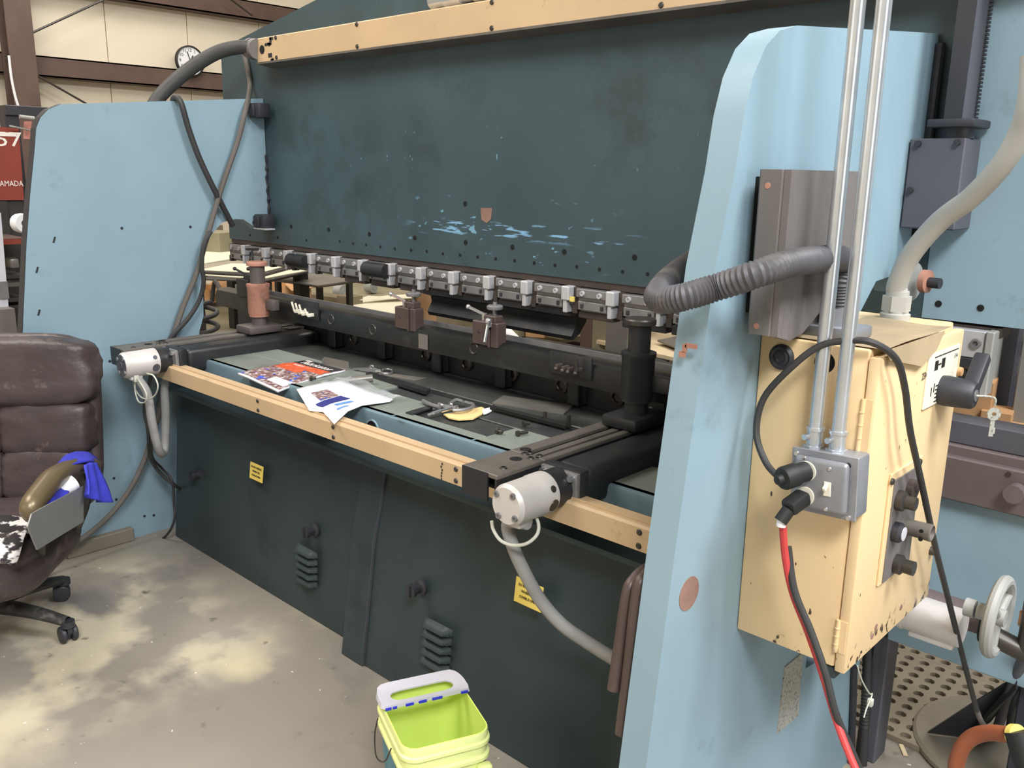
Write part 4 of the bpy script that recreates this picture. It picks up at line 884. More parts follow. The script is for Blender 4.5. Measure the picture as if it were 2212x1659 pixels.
def cushion(c, d, rot, n=18, pw=.45, lump=.0, seed=0):
    b = B(); bm = b.bm; bmesh.ops.create_cube(bm, size=2); bmesh.ops.subdivide_edges(bm, edges=bm.edges[:], cuts=n // 2, use_grid_fill=True)
    from mathutils import noise
    for v in bm.verts:
        p = v.co.copy(); q = V([math.copysign(abs(x) ** .9, x) for x in p]); L = (abs(q.x) ** 5 + abs(q.y) ** 5 + abs(q.z) ** 5) ** .2
        s = q / L if L else q
        if lump: s = s * (1 + lump * noise.noise(V((s.x * 1.5 + seed, s.y * 2.5, s.z * 3.5))) + lump * .5 * abs(math.sin(s.y * 4.4)))
        v.co = V(c) + rot @ V((s.x * d[0] / 2, s.y * d[1] / 2, s.z * d[2] / 2))
    return b
ob('seat_cushion', cushion(cp(.04, 0, .345), (.56, .56, .20), CR, 24, lump=.05), LEATHER, CH, sharp=3)
lean = CR @ Matrix.Rotation(-.16, 3, 'Y')
def bk(z, f=0): return cp(-.26 + f - (z - .4) * .16, 0, z)
b = cushion(bk(.66, -.06), (.10, .62, .68), lean, 20); ob('back_shell', b, LEATHER, CH, sharp=3)
for z, h, th, sd_, wd in ((.865, .25, .17, 1, .62), (.665, .20, .15, 4, .60), (.50, .20, .15, 7, .58)):
    for s in ((-1, 1) if z < .8 else (0,)):
        w = wd / 2 if s else wd
        b = cushion(bk(z) + CLt * (s * wd / 4), (th, w * 1.02, h), lean, 20, lump=.07, seed=sd_ + s); ob('head_cushion' if not s else 'back_cushion', b, LEATHER, CH, sharp=3)
ar0 = PP(70, 1092, cp(0, .33, 0), CLt); ar1 = PP(196, 1003, cp(0, .33, 0), CLt); am = PP(120, 1035, cp(0, .33, 0), CLt)
b = B()
path = [ar0 + V((0, 0, -.035)), ar0 + V((0, 0, .0)) + CF * .01, ar0.lerp(am, .45) + UPZ * .01, am + UPZ * .008, am.lerp(ar1, .55) + UPZ * .012, ar1, ar1 - CF * .03 - UPZ * .012]
b.tube(path, lambda t: .021 + .012 * math.sin(math.pi * min(1, t * 1.15)) + .006 * (1 - t), 14, 6); AR = ob('armrest', b, BRONZE, CH)
b = B(); b.tube([ar0 + V((0, 0, -.03)), ar0 + V((0, 0, -.08)) - CF * .02, cp(.1, .24, .31)], .02, 10, 5); ob('arm_support', b, PLASTIC, AR); b = B(); b.tube([am.lerp(ar1, .75) - UPZ * .01, am.lerp(ar1, .75) - UPZ * .12, cp(-.12, .26, .30)], .017, 10, 4); ob('arm_support', b, PLASTIC, AR)
# grey plate, blue cloth, paper roll, striped cloth
pl0 = cp(0, .375, 0)
b = B(); q = [PP(u, v, pl0, CLt) for u, v in ((86, 1098), (178, 1050), (178, 1127), (78, 1188), (57, 1138), (66, 1110))]; b.plate(q, CLt * .004); tag(ob('sheet_metal_piece', b, GREYPLATE), 'grey cut sheet metal piece propped against the bronze chair armrest', 'sheet metal')
def ruled(A, Bc, n, m_, amp, fq, nrm, off=0.0):
    def cur(pts, t):
        t *= len(pts) - 1; i = min(int(t), len(pts) - 2); return pts[i].lerp(pts[i + 1], t - i)
    def f(s, t):
        p = cur(A, s).lerp(cur(Bc, s), t); return p + nrm * (off + amp * math.sin(fq * s + 2.3 * t) * (.3 + t))
    b = B(); b.grid(f, n, m_); return b
pl1 = cp(0, .40, 0)
A = [PP(u, v, cp(0, .30, 0), CLt) for u, v in ((117, 1030), (122, 1006), (140, 985), (165, 977), (190, 978), (206, 990), (208, 1003))]
Bq = [PP(u, v, cp(0, .36, 0), CLt) for u, v in ((124, 1040), (140, 1022), (160, 1006), (178, 1000), (190, 998), (200, 1000), (206, 1006))]
b = ruled(A, Bq, 20, 6, .006, 9, CLt); A2 = [PP(u, v, cp(-.02, .372, 0), CLt) for u, v in ((180, 1006), (192, 1000), (206, 1000))]; B2 = [PP(u, v, cp(-.02, .41, 0), CLt) for u, v in ((182, 1068), (208, 1085), (236, 1086))]
b2 = ruled(A2, B2, 18, 14, .012, 13, CLt); me = bpy.data.meshes.new('t'); b2.bm.to_mesh(me); b2.bm.free(); b.bm.from_mesh(me)
A3 = [PP(u, v, cp(.02, .345, 0), CLt) for u, v in ((98, 1090), (118, 1066), (140, 1048))]; B3 = [PP(u, v, cp(.02, .36, 0), CLt) for u, v in ((110, 1094), (134, 1078), (146, 1064))]
b2 = ruled(A3, B3, 8, 5, .006, 7, CLt); me = bpy.data.meshes.new('t'); b2.bm.to_mesh(me); b2.bm.free(); b.bm.from_mesh(me)
o = ob('blue_cloth', b, BLUECLOTH, None, 'royal blue cloth draped over the rear end of the chair armrest', 'cloth', sharp=3)
md = o.modifiers.new('t', 'SOLIDIFY'); md.thickness = .005
q = PP(143, 1052, cp(0, .35, 0), CLt); b = B(); b.lathe([(.012, -.03), (.026, -.03), (.026, .03), (.012, .03)], q, CLt * .5 + UPZ * .3 - CF * .6, 20); tag(ob('paper_roll', b, PAPER), 'small white paper roll tucked under the bronze armrest', 'paper roll')
q0 = cp(.16, -.02, .455)
def zf(s, t): 
    f, l = .30 * s - .02, -.26 + .54 * t; return cp(.06 + f, l, .458 - .9 * max(0, f - .2) ** 1.4 + .018 * math.sin(11 * s + 7 * t) + .014 * math.sin(19 * t + 3 * s))
b = B(); b.grid(zf, 16, 18); o = ob('striped_cloth', b, ZEBRA, None, 'black and white striped cloth crumpled on the seat of the leather chair', 'cloth', sharp=3); md = o.modifiers.new('t', 'SOLIDIFY'); md.thickness = .006

# ------------------------------------------------------------------ lime bucket
BK = thing('bucket', (-1.425, 1.257, 0), 'square lime green plastic bucket with half of a grey lid, on the floor', 'bucket')
bb = V((.40, .917, 0)).normalized(); ba = V((-.917, .40, 0)).normalized(); bc0 = V((-1.412, 1.247, 0)); BZ = .335
def rrect(w, h, r, n=5):
    o = []
    for cxs, cys, a0 in ((1, 1, 0), (-1, 1, 90), (-1, -1, 180), (1, -1, 270)):
        for k in range(n + 1):
            a = math.radians(a0 + 90 * k / n); o.append(((w / 2 - r) * cxs + r * math.cos(a), (h / 2 - r) * cys + r * math.sin(a)))
    return o
def bp_(x, y, z): return bc0 + bb * x + ba * y + UPZ * z
def loft(b, secs, cap0=False, cap1=False):
    n0 = len(b.bm.faces); R_ = [[b.bm.verts.new(bp_(x, y, z)) for x, y in rrect(w, h, r)] for w, h, r, z in secs]; n = len(R_[0])
    for A, C in zip(R_, R_[1:]):
        for k in range(n): b.bm.faces.new((A[k], A[(k + 1) % n], C[(k + 1) % n], C[k]))
    if cap0: b.bm.faces.new(R_[0][::-1])
    if cap1: b.bm.faces.new(R_[-1])
    b._fin(n0)
w, h = .222, .262
b = B(); loft(b, [(w * .80, h * .80, .03, 0), (w * .80, h * .80, .03, .002), (w * .93, h * .93, .035, .26), (w * .93, h * .93, .035, .265)], cap0=True)
loft(b, [(w * .93, h * .93, .035, .262), (w * 1.0, h * 1.0, .042, .264), (w * 1.0, h * 1.0, .042, .272), (w * .945, h * .945, .036, .276), (w * .95, h * .95, .036, .300), (w * 1.0, h * 1.0, .042, .303), (w * 1.0, h * 1.0, .042, .311), (w * .96, h * .96, .038, .314), (w * .965, h * .965, .038, .33), (w * .95, h * .95, .036, BZ)])
ob('bucket_wall', b, LIMEOUT, BK)
b = B(); loft(b, [(w * .95, h * .95, .036, BZ), (w * .925, h * .925, .034, BZ), (w * .92, h * .92, .033, .27), (w * .78, h * .78, .03, .008)], cap1=True); ob('bucket_lining', b, LIME, BK)
# half lid over the rear third: frame with an oblong opening
b = B(); lz = BZ + .004; yb0, yb1 = h * .14, h * .515
outer = [(-w * .50, yb0), (w * .50, yb0), (w * .50, yb1 - .045), (w * .47, yb1 - .015), (w * .40, yb1), (-w * .40, yb1), (-w * .47, yb1 - .015), (-w * .50, yb1 - .045)]
ym = (yb0 + yb1) / 2 - .006
def stad(a, r, n=8): return [(a * math.cos(0) + r * math.cos(t), r * math.sin(t)) for t in [math.radians(-90 + 180 * k / n) for k in range(n + 1)]] + [(-a + r * math.cos(t), r * math.sin(t)) for t in [math.radians(90 + 180 * k / n) for k in range(n + 1)]]
inn = stad(w * .27, .021)
N_ = 48
def hit(poly, ang):
    d = V((math.cos(ang), math.sin(ang))); best = None
    for (x1, y1), (x2, y2) in zip(poly, poly[1:] + poly[:1]):
        y1 -= 0; e = V((x2 - x1, y2 - y1)); den = d.x * e.y - d.y * e.x
        if abs(den) < 1e-12: continue
        t = (x1 * e.y - y1 * e.x) / den; u = (x1 * d.y - y1 * d.x) / den
        if t > 0 and -1e-6 <= u <= 1 + 1e-6 and (best is None or t < best): best = t
    return d * best
oc = [(x, y - ym) for x, y in outer]
lv = []
for k in range(N_):
    a = 2 * math.pi * k / N_ + .01; po = hit(oc, a); pi_ = hit(inn, a); lv.append((po, pi_))
top_o = [b.bm.verts.new(bp_(p.x, p.y + ym, lz + .012)) for p, _ in lv]; top_i = [b.bm.verts.new(bp_(p.x, p.y + ym, lz + .006)) for _, p in lv]
bot_o = [b.bm.verts.new(bp_(p.x * 1.03, (p.y + ym) * 1.03 if p.y > .02 else p.y + ym, lz - (.014 if p.y > .02 else -.002))) for p, _ in lv]; bot_i = [b.bm.verts.new(bp_(p.x, p.y + ym, lz + .002)) for _, p in lv]
for k in range(N_):
    j = (k + 1) % N_
    b.bm.faces.new((top_o[k], top_o[j], top_i[j], top_i[k])); b.bm.faces.new((bot_o[k], bot_o[j], top_o[j], top_o[k])); b.bm.faces.new((top_i[k], top_i[j], bot_i[j], bot_i[k])); b.bm.faces.new((bot_i[k], bot_i[j], bot_o[j], bot_o[k]))
LD = ob('half_lid', b, LIDM, BK)
b = B(); random.seed(11)
for x, ln in ((-.098, .014), (-.082, .01), (-.045, .02), (-.012, .02), (.025, .026), (.096, .018)): b.box(bp_(x, yb0 - .001, lz + .004), (ln, .004, .006), 0, Matrix((bb, ba, UPZ)).transposed())
ob('blue_edge', b, BLUEINK, LD, kind='stuff')
b = B(); pts = [bp_(-w * .5, .02 - h * .2, .285), bp_(-w * .56, -.02, .245), bp_(-w * .57, .05, .21), bp_(-w * .54, .09, .24), bp_(-w * .5, h * .35, .285)]; b.tube(pts, .002, 6, 6); ob('bail_wire', b, BOLT, BK)
for x0, x1 in ((-w * .52, -w * .16), (w * .30, w * .47)):
    b = B(); b.box(bp_((x0 + x1) / 2, -h * .49, .245), (x1 - x0, .026, .022), .008, Matrix((bb, ba, UPZ)).transposed(), 3); ob('grip_rib', b, LIMEOUT, BK)
b = B()
q = [(w * .33, .215), (w * .33, .06), (-w * .30, .06), (-w * .24, .09), (-w * .12, .14), (w * .04, .18), (w * .18, .205)]
def front(x, z):
    k = .80 + .13 * z / .26; return bp_(x * k, -h * .5 * k - .0012, z)
b.plate([front(*p) for p in q], ba * -.0006); ob('print_panel', b, CYAN, BK)
b = B()
def side(y, z):
    k = .80 + .13 * z / .26; return bp_(-w * .5 * k - .0012, y * k, z)
q = [(-h * .42, .08), (-h * .42, .13), (-h * .36, .19), (-h * .25, .23), (0, .25), (h * .28, .255), (h * .33, .24), (h * .33, .08)]
b.plate([side(*p) for p in q], bb * -.0006); ob('print_panel', b, TEALPRINT, BK)

# ------------------------------------------------------------------ things lying on the machine table
TZ = T0 + .0005
def tp(u, v, dz=0.0): return P(u, v, 2, TZ + dz)
def bil(c, s, t): return c[0].lerp(c[1], s).lerp(c[3].lerp(c[2], s), t)
# magazine: corners far-left, far-right, near-right, near-left (spine side at the right)
mq = [tp(514, 809), tp(664, 781), tp(746, 803), tp(600, 838)]
MG = thing('magazine', sum(mq, V()) / 4, 'magazine with orange cover picture lying on the table corner, its front corner hanging over', 'magazine')
mu = (mq[2] - mq[1]).normalized(); 
def magz(s, t):
    p = bil([mq[0], mq[1], mq[2], mq[3]], s, t); k = max(0, 1 - s - .35) * max(0, t - .2); return p + V((0, 0, .006 + .004 * math.sin(3 * s) - .030 * k))
# s: 0 left end .. 1 right (title) end ; t: 0 far .. 1 near
b = B(); b.grid(lambda s, t: magz(s, t) - V((0, 0, .008)), 12, 8); o = ob('pages', b, PAPER, MG, sharp=3); md = o.modifiers.new('t', 'SOLIDIFY'); md.thickness = .008; md.offset = 1
def patch(nm, s0, s1, t0, t1, mt, par, dz=.0012, wob=0.0):
    b = B(); b.grid(lambda s, t: magz(s0 + (s1 - s0) * s, t0 + (t1 - t0) * t + wob * math.sin(9 * s)) + V((0, 0, dz)), 8, 8); return ob(nm, b, mt, par, sharp=3)
COVB = mat('cover_dark_print', (52, 50, 54), 0.35, var=.2, scale=30); COVO = mat('cover_orange_print', (216, 96, 60), 0.35, var=.25, scale=40, dirt=(240, 170, 130), damt=.3, dscale=40)
COVP = mat('cover_photo_print', (120, 84, 80), 0.35, var=.5, scale=40, dirt=(236, 230, 232), damt=.55, dscale=55); overlay(COVP, (60, 90, 200), noise_mask(30, (1, 1, 1), .60, .64))
patch('cover_print', .02, .99, .0, 1, COVP, MG, .0008)
patch('cover_print', .78, .99, .02, .98, COVB, MG, .0014); patch('cover_print', .48, .77, .02, .62, COVO, MG, .0014, .03); patch('cover_print', .62, .78, .55, .97, COVO, MG, .0016, .03)
patch('cover_print', .10, .24, .55, .95, PAPER, MG, .0014)
e_s = (magz(.9, .9) - magz(.9, .1)).normalized(); up_ = (magz(.97, .5) - magz(.8, .5)).normalized()
text('lettering', 'Fabricator', .052, magz(.855, .52) + V((0, 0, .0026)), e_s, up_, INKWHITE, MG, sx=.9); text('lettering', 'the', .03, magz(.955, .14) + V((0, 0, .0026)), e_s, up_, INKWHITE, MG)
text('lettering', 'SAFETY', .02, magz(.70, .3) + V((0, 0, .003)), e_s, up_, INKWHITE, MG)
# brochure sheet with a corner over the edge, and the clear bag with papers
bq = [tp(636, 842), tp(740, 818), tp(860, 862), tp(790, 880)]
BR = thing('brochure', tp(720, 860), 'white brochure with blue corner print drooping over the table edge beside the magazine', 'brochure')
def drop(u, v, y): return P(u, v, 1, y)
g = [[tp(640, 840, .004), tp(662, 834, .01), tp(700, 826, .012), tp(740, 820, .012)],
     [tp(652, 860, .0), tp(680, 850, .010), tp(720, 842, .016), tp(770, 835, .014)],
     [tp(668, 887, -.002), tp(706, 868, .010), tp(748, 856, .02), tp(810, 848, .014)],
     [tp(698, 890, -.001), tp(738, 876, .010), tp(790, 866, .018), tp(850, 862, .01)],
     [tp(722, 916, .0), tp(752, 888, .004), tp(782, 876, .010), tp(842, 868, .006)]]
def gsurf(G):
    nu, nv = len(G) - 1, len(G[0]) - 1
    def f(s, t):
        a = s * nu; i = min(int(a), nu - 1); a -= i; c = t * nv; j = min(int(c), nv - 1); c -= j
        return G[i][j].lerp(G[i + 1][j], a).lerp(G[i][j + 1].lerp(G[i + 1][j + 1], a), c)
    return f
gf = gsurf(g); b = B(); b.grid(gf, 16, 12); o = ob('sheet', b, PAPER, BR, sharp=3); md = o.modifiers.new('t', 'SOLIDIFY'); md.thickness = .0012
def gp(nm, s0, s1, t0, t1, mt):
    b = B(); b.grid(lambda s, t: gf(s0 + (s1 - s0) * s, t0 + (t1 - t0) * t) + V((-.0012, -.0016, .0016)), 6, 6); ob(nm, b, mt, BR, sharp=3)
gp('print_block', .46, .60, .16, .62, mat('navy_print', (38, 42, 120), .5, var=.05)); gp('print_block', .22, .44, .28, .60, COVP); gp('print_block', .66, .72, .30, .55, mat('sky_print', (92, 140, 214), .5, var=.05)); gp('print_block', .80, .84, .22, .42, MATS['sky_print'])
g2 = [[tp(690, 826, .02), tp(726, 816, .026), tp(772, 816, .022)], [tp(715, 840, .03), tp(765, 832, .038), tp(815, 836, .026)], [tp(745, 856, .03), tp(800, 848, .036), tp(850, 852, .022)], [tp(770, 862, .02), tp(830, 862, .022), tp(887, 858, .008)]]
gf2 = gsurf(g2); b = B(); b.grid(lambda s, t: gf2(s, t) + V((0, 0, .006 * math.sin(17 * s + 5 * t) * math.sin(13 * t + 4 * s))), 22, 18); tag(ob('plastic_bag', b, BAGM, sharp=3), 'crumpled clear plastic bag with white papers lying on the brochure', 'plastic bag')
# scissors
def flat(b, pts, th=.003):
    b.plate(pts, (0, 0, th))
S_ = thing('scissors', tp(800, 800), 'silver scissors resting on a thin steel strip on the table', 'scissors')
b = B(); flat(b, [tp(762, 797, .006), tp(800, 796, .006), tp(826, 802, .006), tp(812, 806, .006), tp(780, 801, .006)], .004); ob('blade', b, STEEL, S_)
def loop(cu, cv, du, dv, n=16):
    return [tp(cu + du * math.cos(2 * math.pi * k / n), cv + dv * math.sin(2 * math.pi * k / n), .008) for k in range(n)]
b = B(); b.tube(loop(836, 802, 13, 5), .0045, 8, 0, True); b.tube([tp(823, 803, .008), tp(812, 802, .008)], .0045, 8, 0); ob('finger_loop', b, CHROME, S_)
b = B(); b.tube(loop(803, 793, 6, 3), .0045, 8, 0, True); b.tube([tp(808, 796, .008), tp(820, 800, .008)], .0045, 8, 0); ob('finger_loop', b, CHROME, S_)
def strip(nm, px, mt, lb, cat, dz=.0, th=.003, grp=None):
    b = B(); flat(b, [tp(u, v, dz) for u, v in px], th); return tag(ob(nm, b, mt), lb, cat, grp)
strip('steel_strip', [(772, 803), (798, 802), (922, 818), (895, 823)], GREYSHEET, 'long thin steel offcut lying under the silver scissors', 'steel strip')
strip('steel_plate', [(1063, 873), (1087, 857), (1238, 878), (1218, 896)], GREYSHEET, 'flat grey steel plate lying alone on the dark right half of the table', 'steel plate', 0, .005)
o = strip('cardboard_scrap', [(958, 897), (1000, 890), (1040, 881), (1046, 884), (1042, 896), (1022, 907), (990, 909), (970, 905)], mat('tan_card', (226, 196, 136), .7, var=.06), 'curved tan cardboard scrap near the front edge of the table', 'cardboard', -.006, .004)
strip('paper_scrap', [(1042, 886), (1058, 882), (1062, 889), (1050, 895), (1044, 896)], PAPER, 'small torn white paper scrap touching the tan cardboard', 'paper', -.004, .003)
# locking clamp with C jaws
LC = thing('locking_clamp', tp(970, 885), 'steel locking clamp with open C jaws lying in the table recess', 'locking clamp')
b = B(); b.tube([tp(972, 872, .012), tp(985, 864, .012), tp(1000, 868, .012)], .006, 8, 5); b.tube([tp(978, 886, .012), tp(1003, 885, .012), tp(1020, 880, .012), tp(1022, 874, .012), tp(1012, 871, .012), tp(1005, 869, .012)], .006, 8, 5); b.tube([tp(948, 874, .012), tp(965, 880, .012), tp(985, 882, .012)], .008, 8, 4); ob('c_jaw', b, STEEL, LC)
b = B(); b.tube([tp(914, 866, .01), tp(930, 874, .012), tp(950, 880, .012)], .007, 8, 4); ob('handle', b, STEEL, LC); b = B(); b.tube([tp(935, 893, .008), tp(960, 886, .012), tp(988, 879, .012)], .0065, 8, 4); b.cyl(tp(926, 897, .006), tp(936, 893, .008), .006, n=10); ob('handle', b, CHROME, LC)
b = B(); b.tube([tp(955, 875, .014), tp(972, 877, .014)], .0035, 8, 0); b.ball(tp(955, 876, .014), .008, n=10); b.ball(tp(975, 874, .014), .007, n=10); ob('release_lever', b, CHROME, LC)
# small hardware: bolts, nut, sleeve, angle
def wbolt(u, v, lb, stand=True, dirv=(1, 0, 0), L=.03, dz=-.004):
    p = tp(u, v, dz); b = B()
    if stand: b.cyl(p, p + V((0, 0, .008)), .010, n=6); b.cyl(p + V((0, 0, .008)), p + V((0, 0, .008 + L)), .006, n=12)
    else:
        d = V(dirv).normalized(); p = p + V((0, 0, .009)); b.cyl(p, p + d * .008, .009, n=6); b.cyl(p + d * .008, p + d * (.008 + L), .0055, n=12)
    tag(ob('loose_bolt', b, BOLT), lb, 'bolt', 'loose bolts on the table')
wbolt(1177, 915, 'leftmost of two small bolts standing upright near the right arm on the table', True, dz=-.008)
wbolt(1228, 922, 'rightmost of two small bolts standing upright near the right arm on the table', True, dz=-.008)
wbolt(1130, 922, 'short bolt lying on the table rear of the two near the front edge', False, (.3, 1, 0), .014)
wbolt(1116, 943, 'longer bolt lying on the table nearest the right arm front', False, (.25, 1, 0), .030, .0)
wbolt(1072, 937, 'stubby bolt lying on the pale front strip of the table', False, (1, .2, 0), .014, .0)
wbolt(670, 822, 'small bolt lying beside the magazine spine on the table', False, (.8, .6, 0), .014, .0)
p = tp(760, 822, .016); b = B(); d = V((.55, .83, .08)).normalized(); b.cyl(p, p + d * .075, .015, n=20); b.cyl(p - d * .01, p, .011, n=16); tag(ob('steel_sleeve', b, GREYSHEET), 'short grey steel sleeve lying behind the plastic bag', 'sleeve')
b = B(); a0, a1 = tp(700, 788, 0), tp(752, 799, 0); b.plate([a0, a1, a1 + V((0, 0, .032)), a0 + V((0, 0, .032))], (0, .003, 0)); b.plate([a0, a1, a1 + V((0, -.03, 0)), a0 + V((0, -.03, 0))], (0, 0, .003)); tag(ob('steel_angle', b, GREYSHEET), 'small bent steel angle standing behind the magazine title', 'steel angle')
b = B(); b.tube([tp(698, 776, .004), tp(698, 789, .004)], .004, 6, 0)
tag(ob('steel_pin', b, STEEL), 'tiny bright steel pin standing left of the small steel angle', 'pin')
def flatbar(px, lb, th=.004, mt=TABLED):
    strip('flat_bar', px, mt, lb, 'flat bar', 0, th)
flatbar([(876, 893), (932, 876), (942, 879), (890, 897)], 'dark flat bar lying at the left end of the table recess')
flatbar([(1058, 884), (1066, 881), (1225, 920), (1222, 927)], 'long dark cable cover running along the table seam to the right arm', .010, HOLE)
flatbar([(790, 812), (800, 809), (930, 846), (920, 853)], 'dark flat bar lying along the seam behind the plastic bag', .012, BLACK)

# ------------------------------------------------------------------ behind the machine, seen through the gap
def slab(px, z, th, mt, nm, lb, cat, grp=None, yc=None):
    pts = [P(u, v, 2, z) for u, v in px]; b = B(); b.plate(pts, (0, 0, th)); return tag(ob(nm, b, mt), lb, cat, grp)
RK = thing('sheet_table', (-6.3, 3.5, 0), 'dark low steel stand behind the left frame stacked with cream sheets', 'table')
tb = [P(u, v, 2, .85) for u, v in ((400, 600), (500, 590), (668, 590), (575, 612))]
b = B(); b.plate(tb, (0, 0, .02)); ob('table_top', b, DARKRACK, RK)
for q in tb:
    q = q.lerp(sum(tb, V()) / 4, .15); b = B(); b.bx(q.x - .04, q.x + .04, q.y - .04, q.y + .04, .45, .85); ob('leg', b, DARKRACK, RK)
slab([(380, 560), (434, 542), (499, 546), (505, 562), (430, 574)], .91, .012, WHITESHEET, 'cream_sheet', 'cream sheet at far left of the stack behind the left frame', 'sheet')
slab([(430, 584), (500, 570), (632, 572), (562, 590)], .905, .004, WHITESHEET, 'cream_sheet', 'upper cream sheet of the stack behind the left post', 'sheet')
slab([(430, 590), (495, 576), (640, 577), (563, 598)], .893, .010, DARKRACK, 'dark_sheet', 'dark sheet sandwiched just under the upper cream sheet', 'sheet')
slab([(425, 594), (495, 579), (672, 584), (566, 604)], .882, .006, WHITESHEET, 'cream_sheet', 'lower cream sheet edge right of the orange post', 'sheet')
slab([(425, 605), (500, 588), (675, 587), (570, 610)], .872, .008, DARKRACK, 'dark_sheet', 'bottom dark sheet of the stack behind the left post', 'sheet')
for k, (dz, dx) in enumerate(((0, 0), (-.014, 4), (-.028, 8), (-.042, 2))):
    slab([(565 + dx, 601 + k), (655 + dx, 588 + k), (778 + dx, 606 + k), (688 + dx, 619 + k)], .80 + dz, .008, GREYSHEET, 'grey_sheet', ['topmost', 'second', 'third', 'lowest'][k] + ' grey steel sheet of the fan of sheets behind the cross bar', 'sheet', 'grey sheets behind the cross bar')
cq = [P(u, v, 2, .728) for u, v in ((590, 606), (658, 594), (765, 609), (692, 617))]
SHC = thing('sheet_cart', sum(cq, V()) / 4 - V((0, 0, .728)), 'small dark cart holding the fan of grey sheets behind the cross bar', 'cart')
b = B(); b.plate(cq, (0, 0, .025)); ob('cart_deck', b, DARKRACK, SHC)
for q in cq:
    q = q.lerp(sum(cq, V()) / 4, .12); b = B(); b.bx(q.x - .02, q.x + .02, q.y - .02, q.y + .02, .45, .73); ob('leg', b, DARKRACK, SHC)
for u, v in ((735, 629), (801, 619)):
    p = P(u, v, 2, .52); b = B(); d = V((.9, .2, 0)).normalized(); b.cyl(p - d * .04, p + d * .04, .06, n=20); b.cyl(p + d * .04, p + d * .045, .03, n=16); b.box(p + V((0, 0, .06)), (.04, .04, .1)); ob('caster', b, RACKGREY, SHC)
# boxes and boards lower down
def boxat(u, v, z, dims, rz, mt, nm, lb, cat, open_=False):
    p = P(u, v, 2, z); R_ = Matrix.Rotation(rz, 3, 'Z'); b = B()
    if not open_: b.box(p + V((0, 0, dims[2] / 2)), dims, .004, R_, 1)
    else:
        x, y, h = dims; t = .008
        for c, d in (((0, y / 2, h / 2), (x, t, h)), ((0, -y / 2, h / 2), (x, t, h)), ((x / 2, 0, h / 2), (t, y, h)), ((-x / 2, 0, h / 2), (t, y, h)), ((0, 0, t / 2), (x, y, t))): b.box(p + R_ @ V(c), d, 0, R_)
        b.box(p + R_ @ V((0, y / 2 + .05, h)), (x, .10, t), 0, R_ @ Matrix.Rotation(.5, 3, 'X')); b.box(p + R_ @ V((x / 2 + .04, 0, h - .01)), (.1, y, t), 0, R_ @ Matrix.Rotation(.6, 3, 'Y'))
    return tag(ob(nm, b, mt), lb, cat)
b = B(); b.bx(-8.4, -3.95, 2.95, 6.6, .42, .45); low = tag(ob('low_bench', b, OLIVE), 'low pale bench top behind the cross bar carrying boxes and boards', 'bench')
b = B()
for x in (-8.3, -4.1):
    for y in (3.1, 6.5): b.bx(x - .05, x + .05, y - .05, y + .05, 0, .42)
ob('bench_leg', b, WOOD, low, kind='stuff')
boxat(604, 640, .45, (.46, .34, .13), .25, CARD, 'cardboard_box', 'open brown cardboard box just right of the orange post', 'box', True)
boxat(716, 654, .45, (.34, .16, .07), .15, WOOD, 'wood_block', 'grey wooden block lying on the bench behind the cross bar', 'wood block'); boxat(756, 660, .45, (.18, .14, .09), .15, WOOD, 'wood_block', 'short square wooden block at the right of the longer one on the bench', 'wood block')
slab([(744, 660), (795, 641), (905, 647), (905, 700), (820, 692)], .46, .01, WHITESHEET, 'cream_sheet', 'large cream sheet lying on the bench left of the middle stop block', 'sheet'); slab([(752, 650), (836, 640), (905, 636), (905, 643)], .50, .008, WHITESHEET, 'cream_sheet', 'narrow cream sheet propped above the large one on the bench', 'sheet')
slab([(1082, 700), (1098, 706), (1125, 733), (1082, 730)], .55, .006, PAPER, 'white_sheet', 'bright white sheet corner right of the middle stop block', 'sheet')
boxat(474, 541, .92, (.28, .28, .16), .3, OLIVE, 'storage_box', 'olive grey lidded box under the ram at far left', 'box')
boxat(448, 536, .92, (.2, .2, .20), .3, WOOD, 'storage_box', 'brownish box half hidden behind the left frame throat', 'box')
boxat(450, 646, .5, (.34, .3, .10), .3, CARD, 'cardboard_box', 'open cardboard box showing between left frame and bar end', 'box', True)
for k, (u, v, lb) in enumerate(((470, 690, 'upper brown board lying left under the cross bar end'), (476, 700, 'lower brown board lying left under the cross bar end'))):
    boxat(u, v, .24 + .05 * (1 - k), (.6, .2, .03), .2 + k * .1, WOOD, 'board', lb, 'board')
b = B(); random.seed(4); c0 = P(452, 712, 1, 2.5)
pts = [V((c0.x - .05, c0.y, .0)), V((c0.x - .04, c0.y, .4))] + [c0 + V((.05 * math.cos(k * .9), .05 * math.sin(k * .9), .012 * k - .08)) for k in range(22)]; b.tube(pts, .014, 8, 3); b.tube([pts[-1], pts[-1] + V((.05, 0, .12)), P(480, 640, 1, 2.4)], .012, 8, 4)
tag(ob('coiled_cable', b, CABLE), 'coiled black cable bundle behind the left frame under the bar end', 'cable')
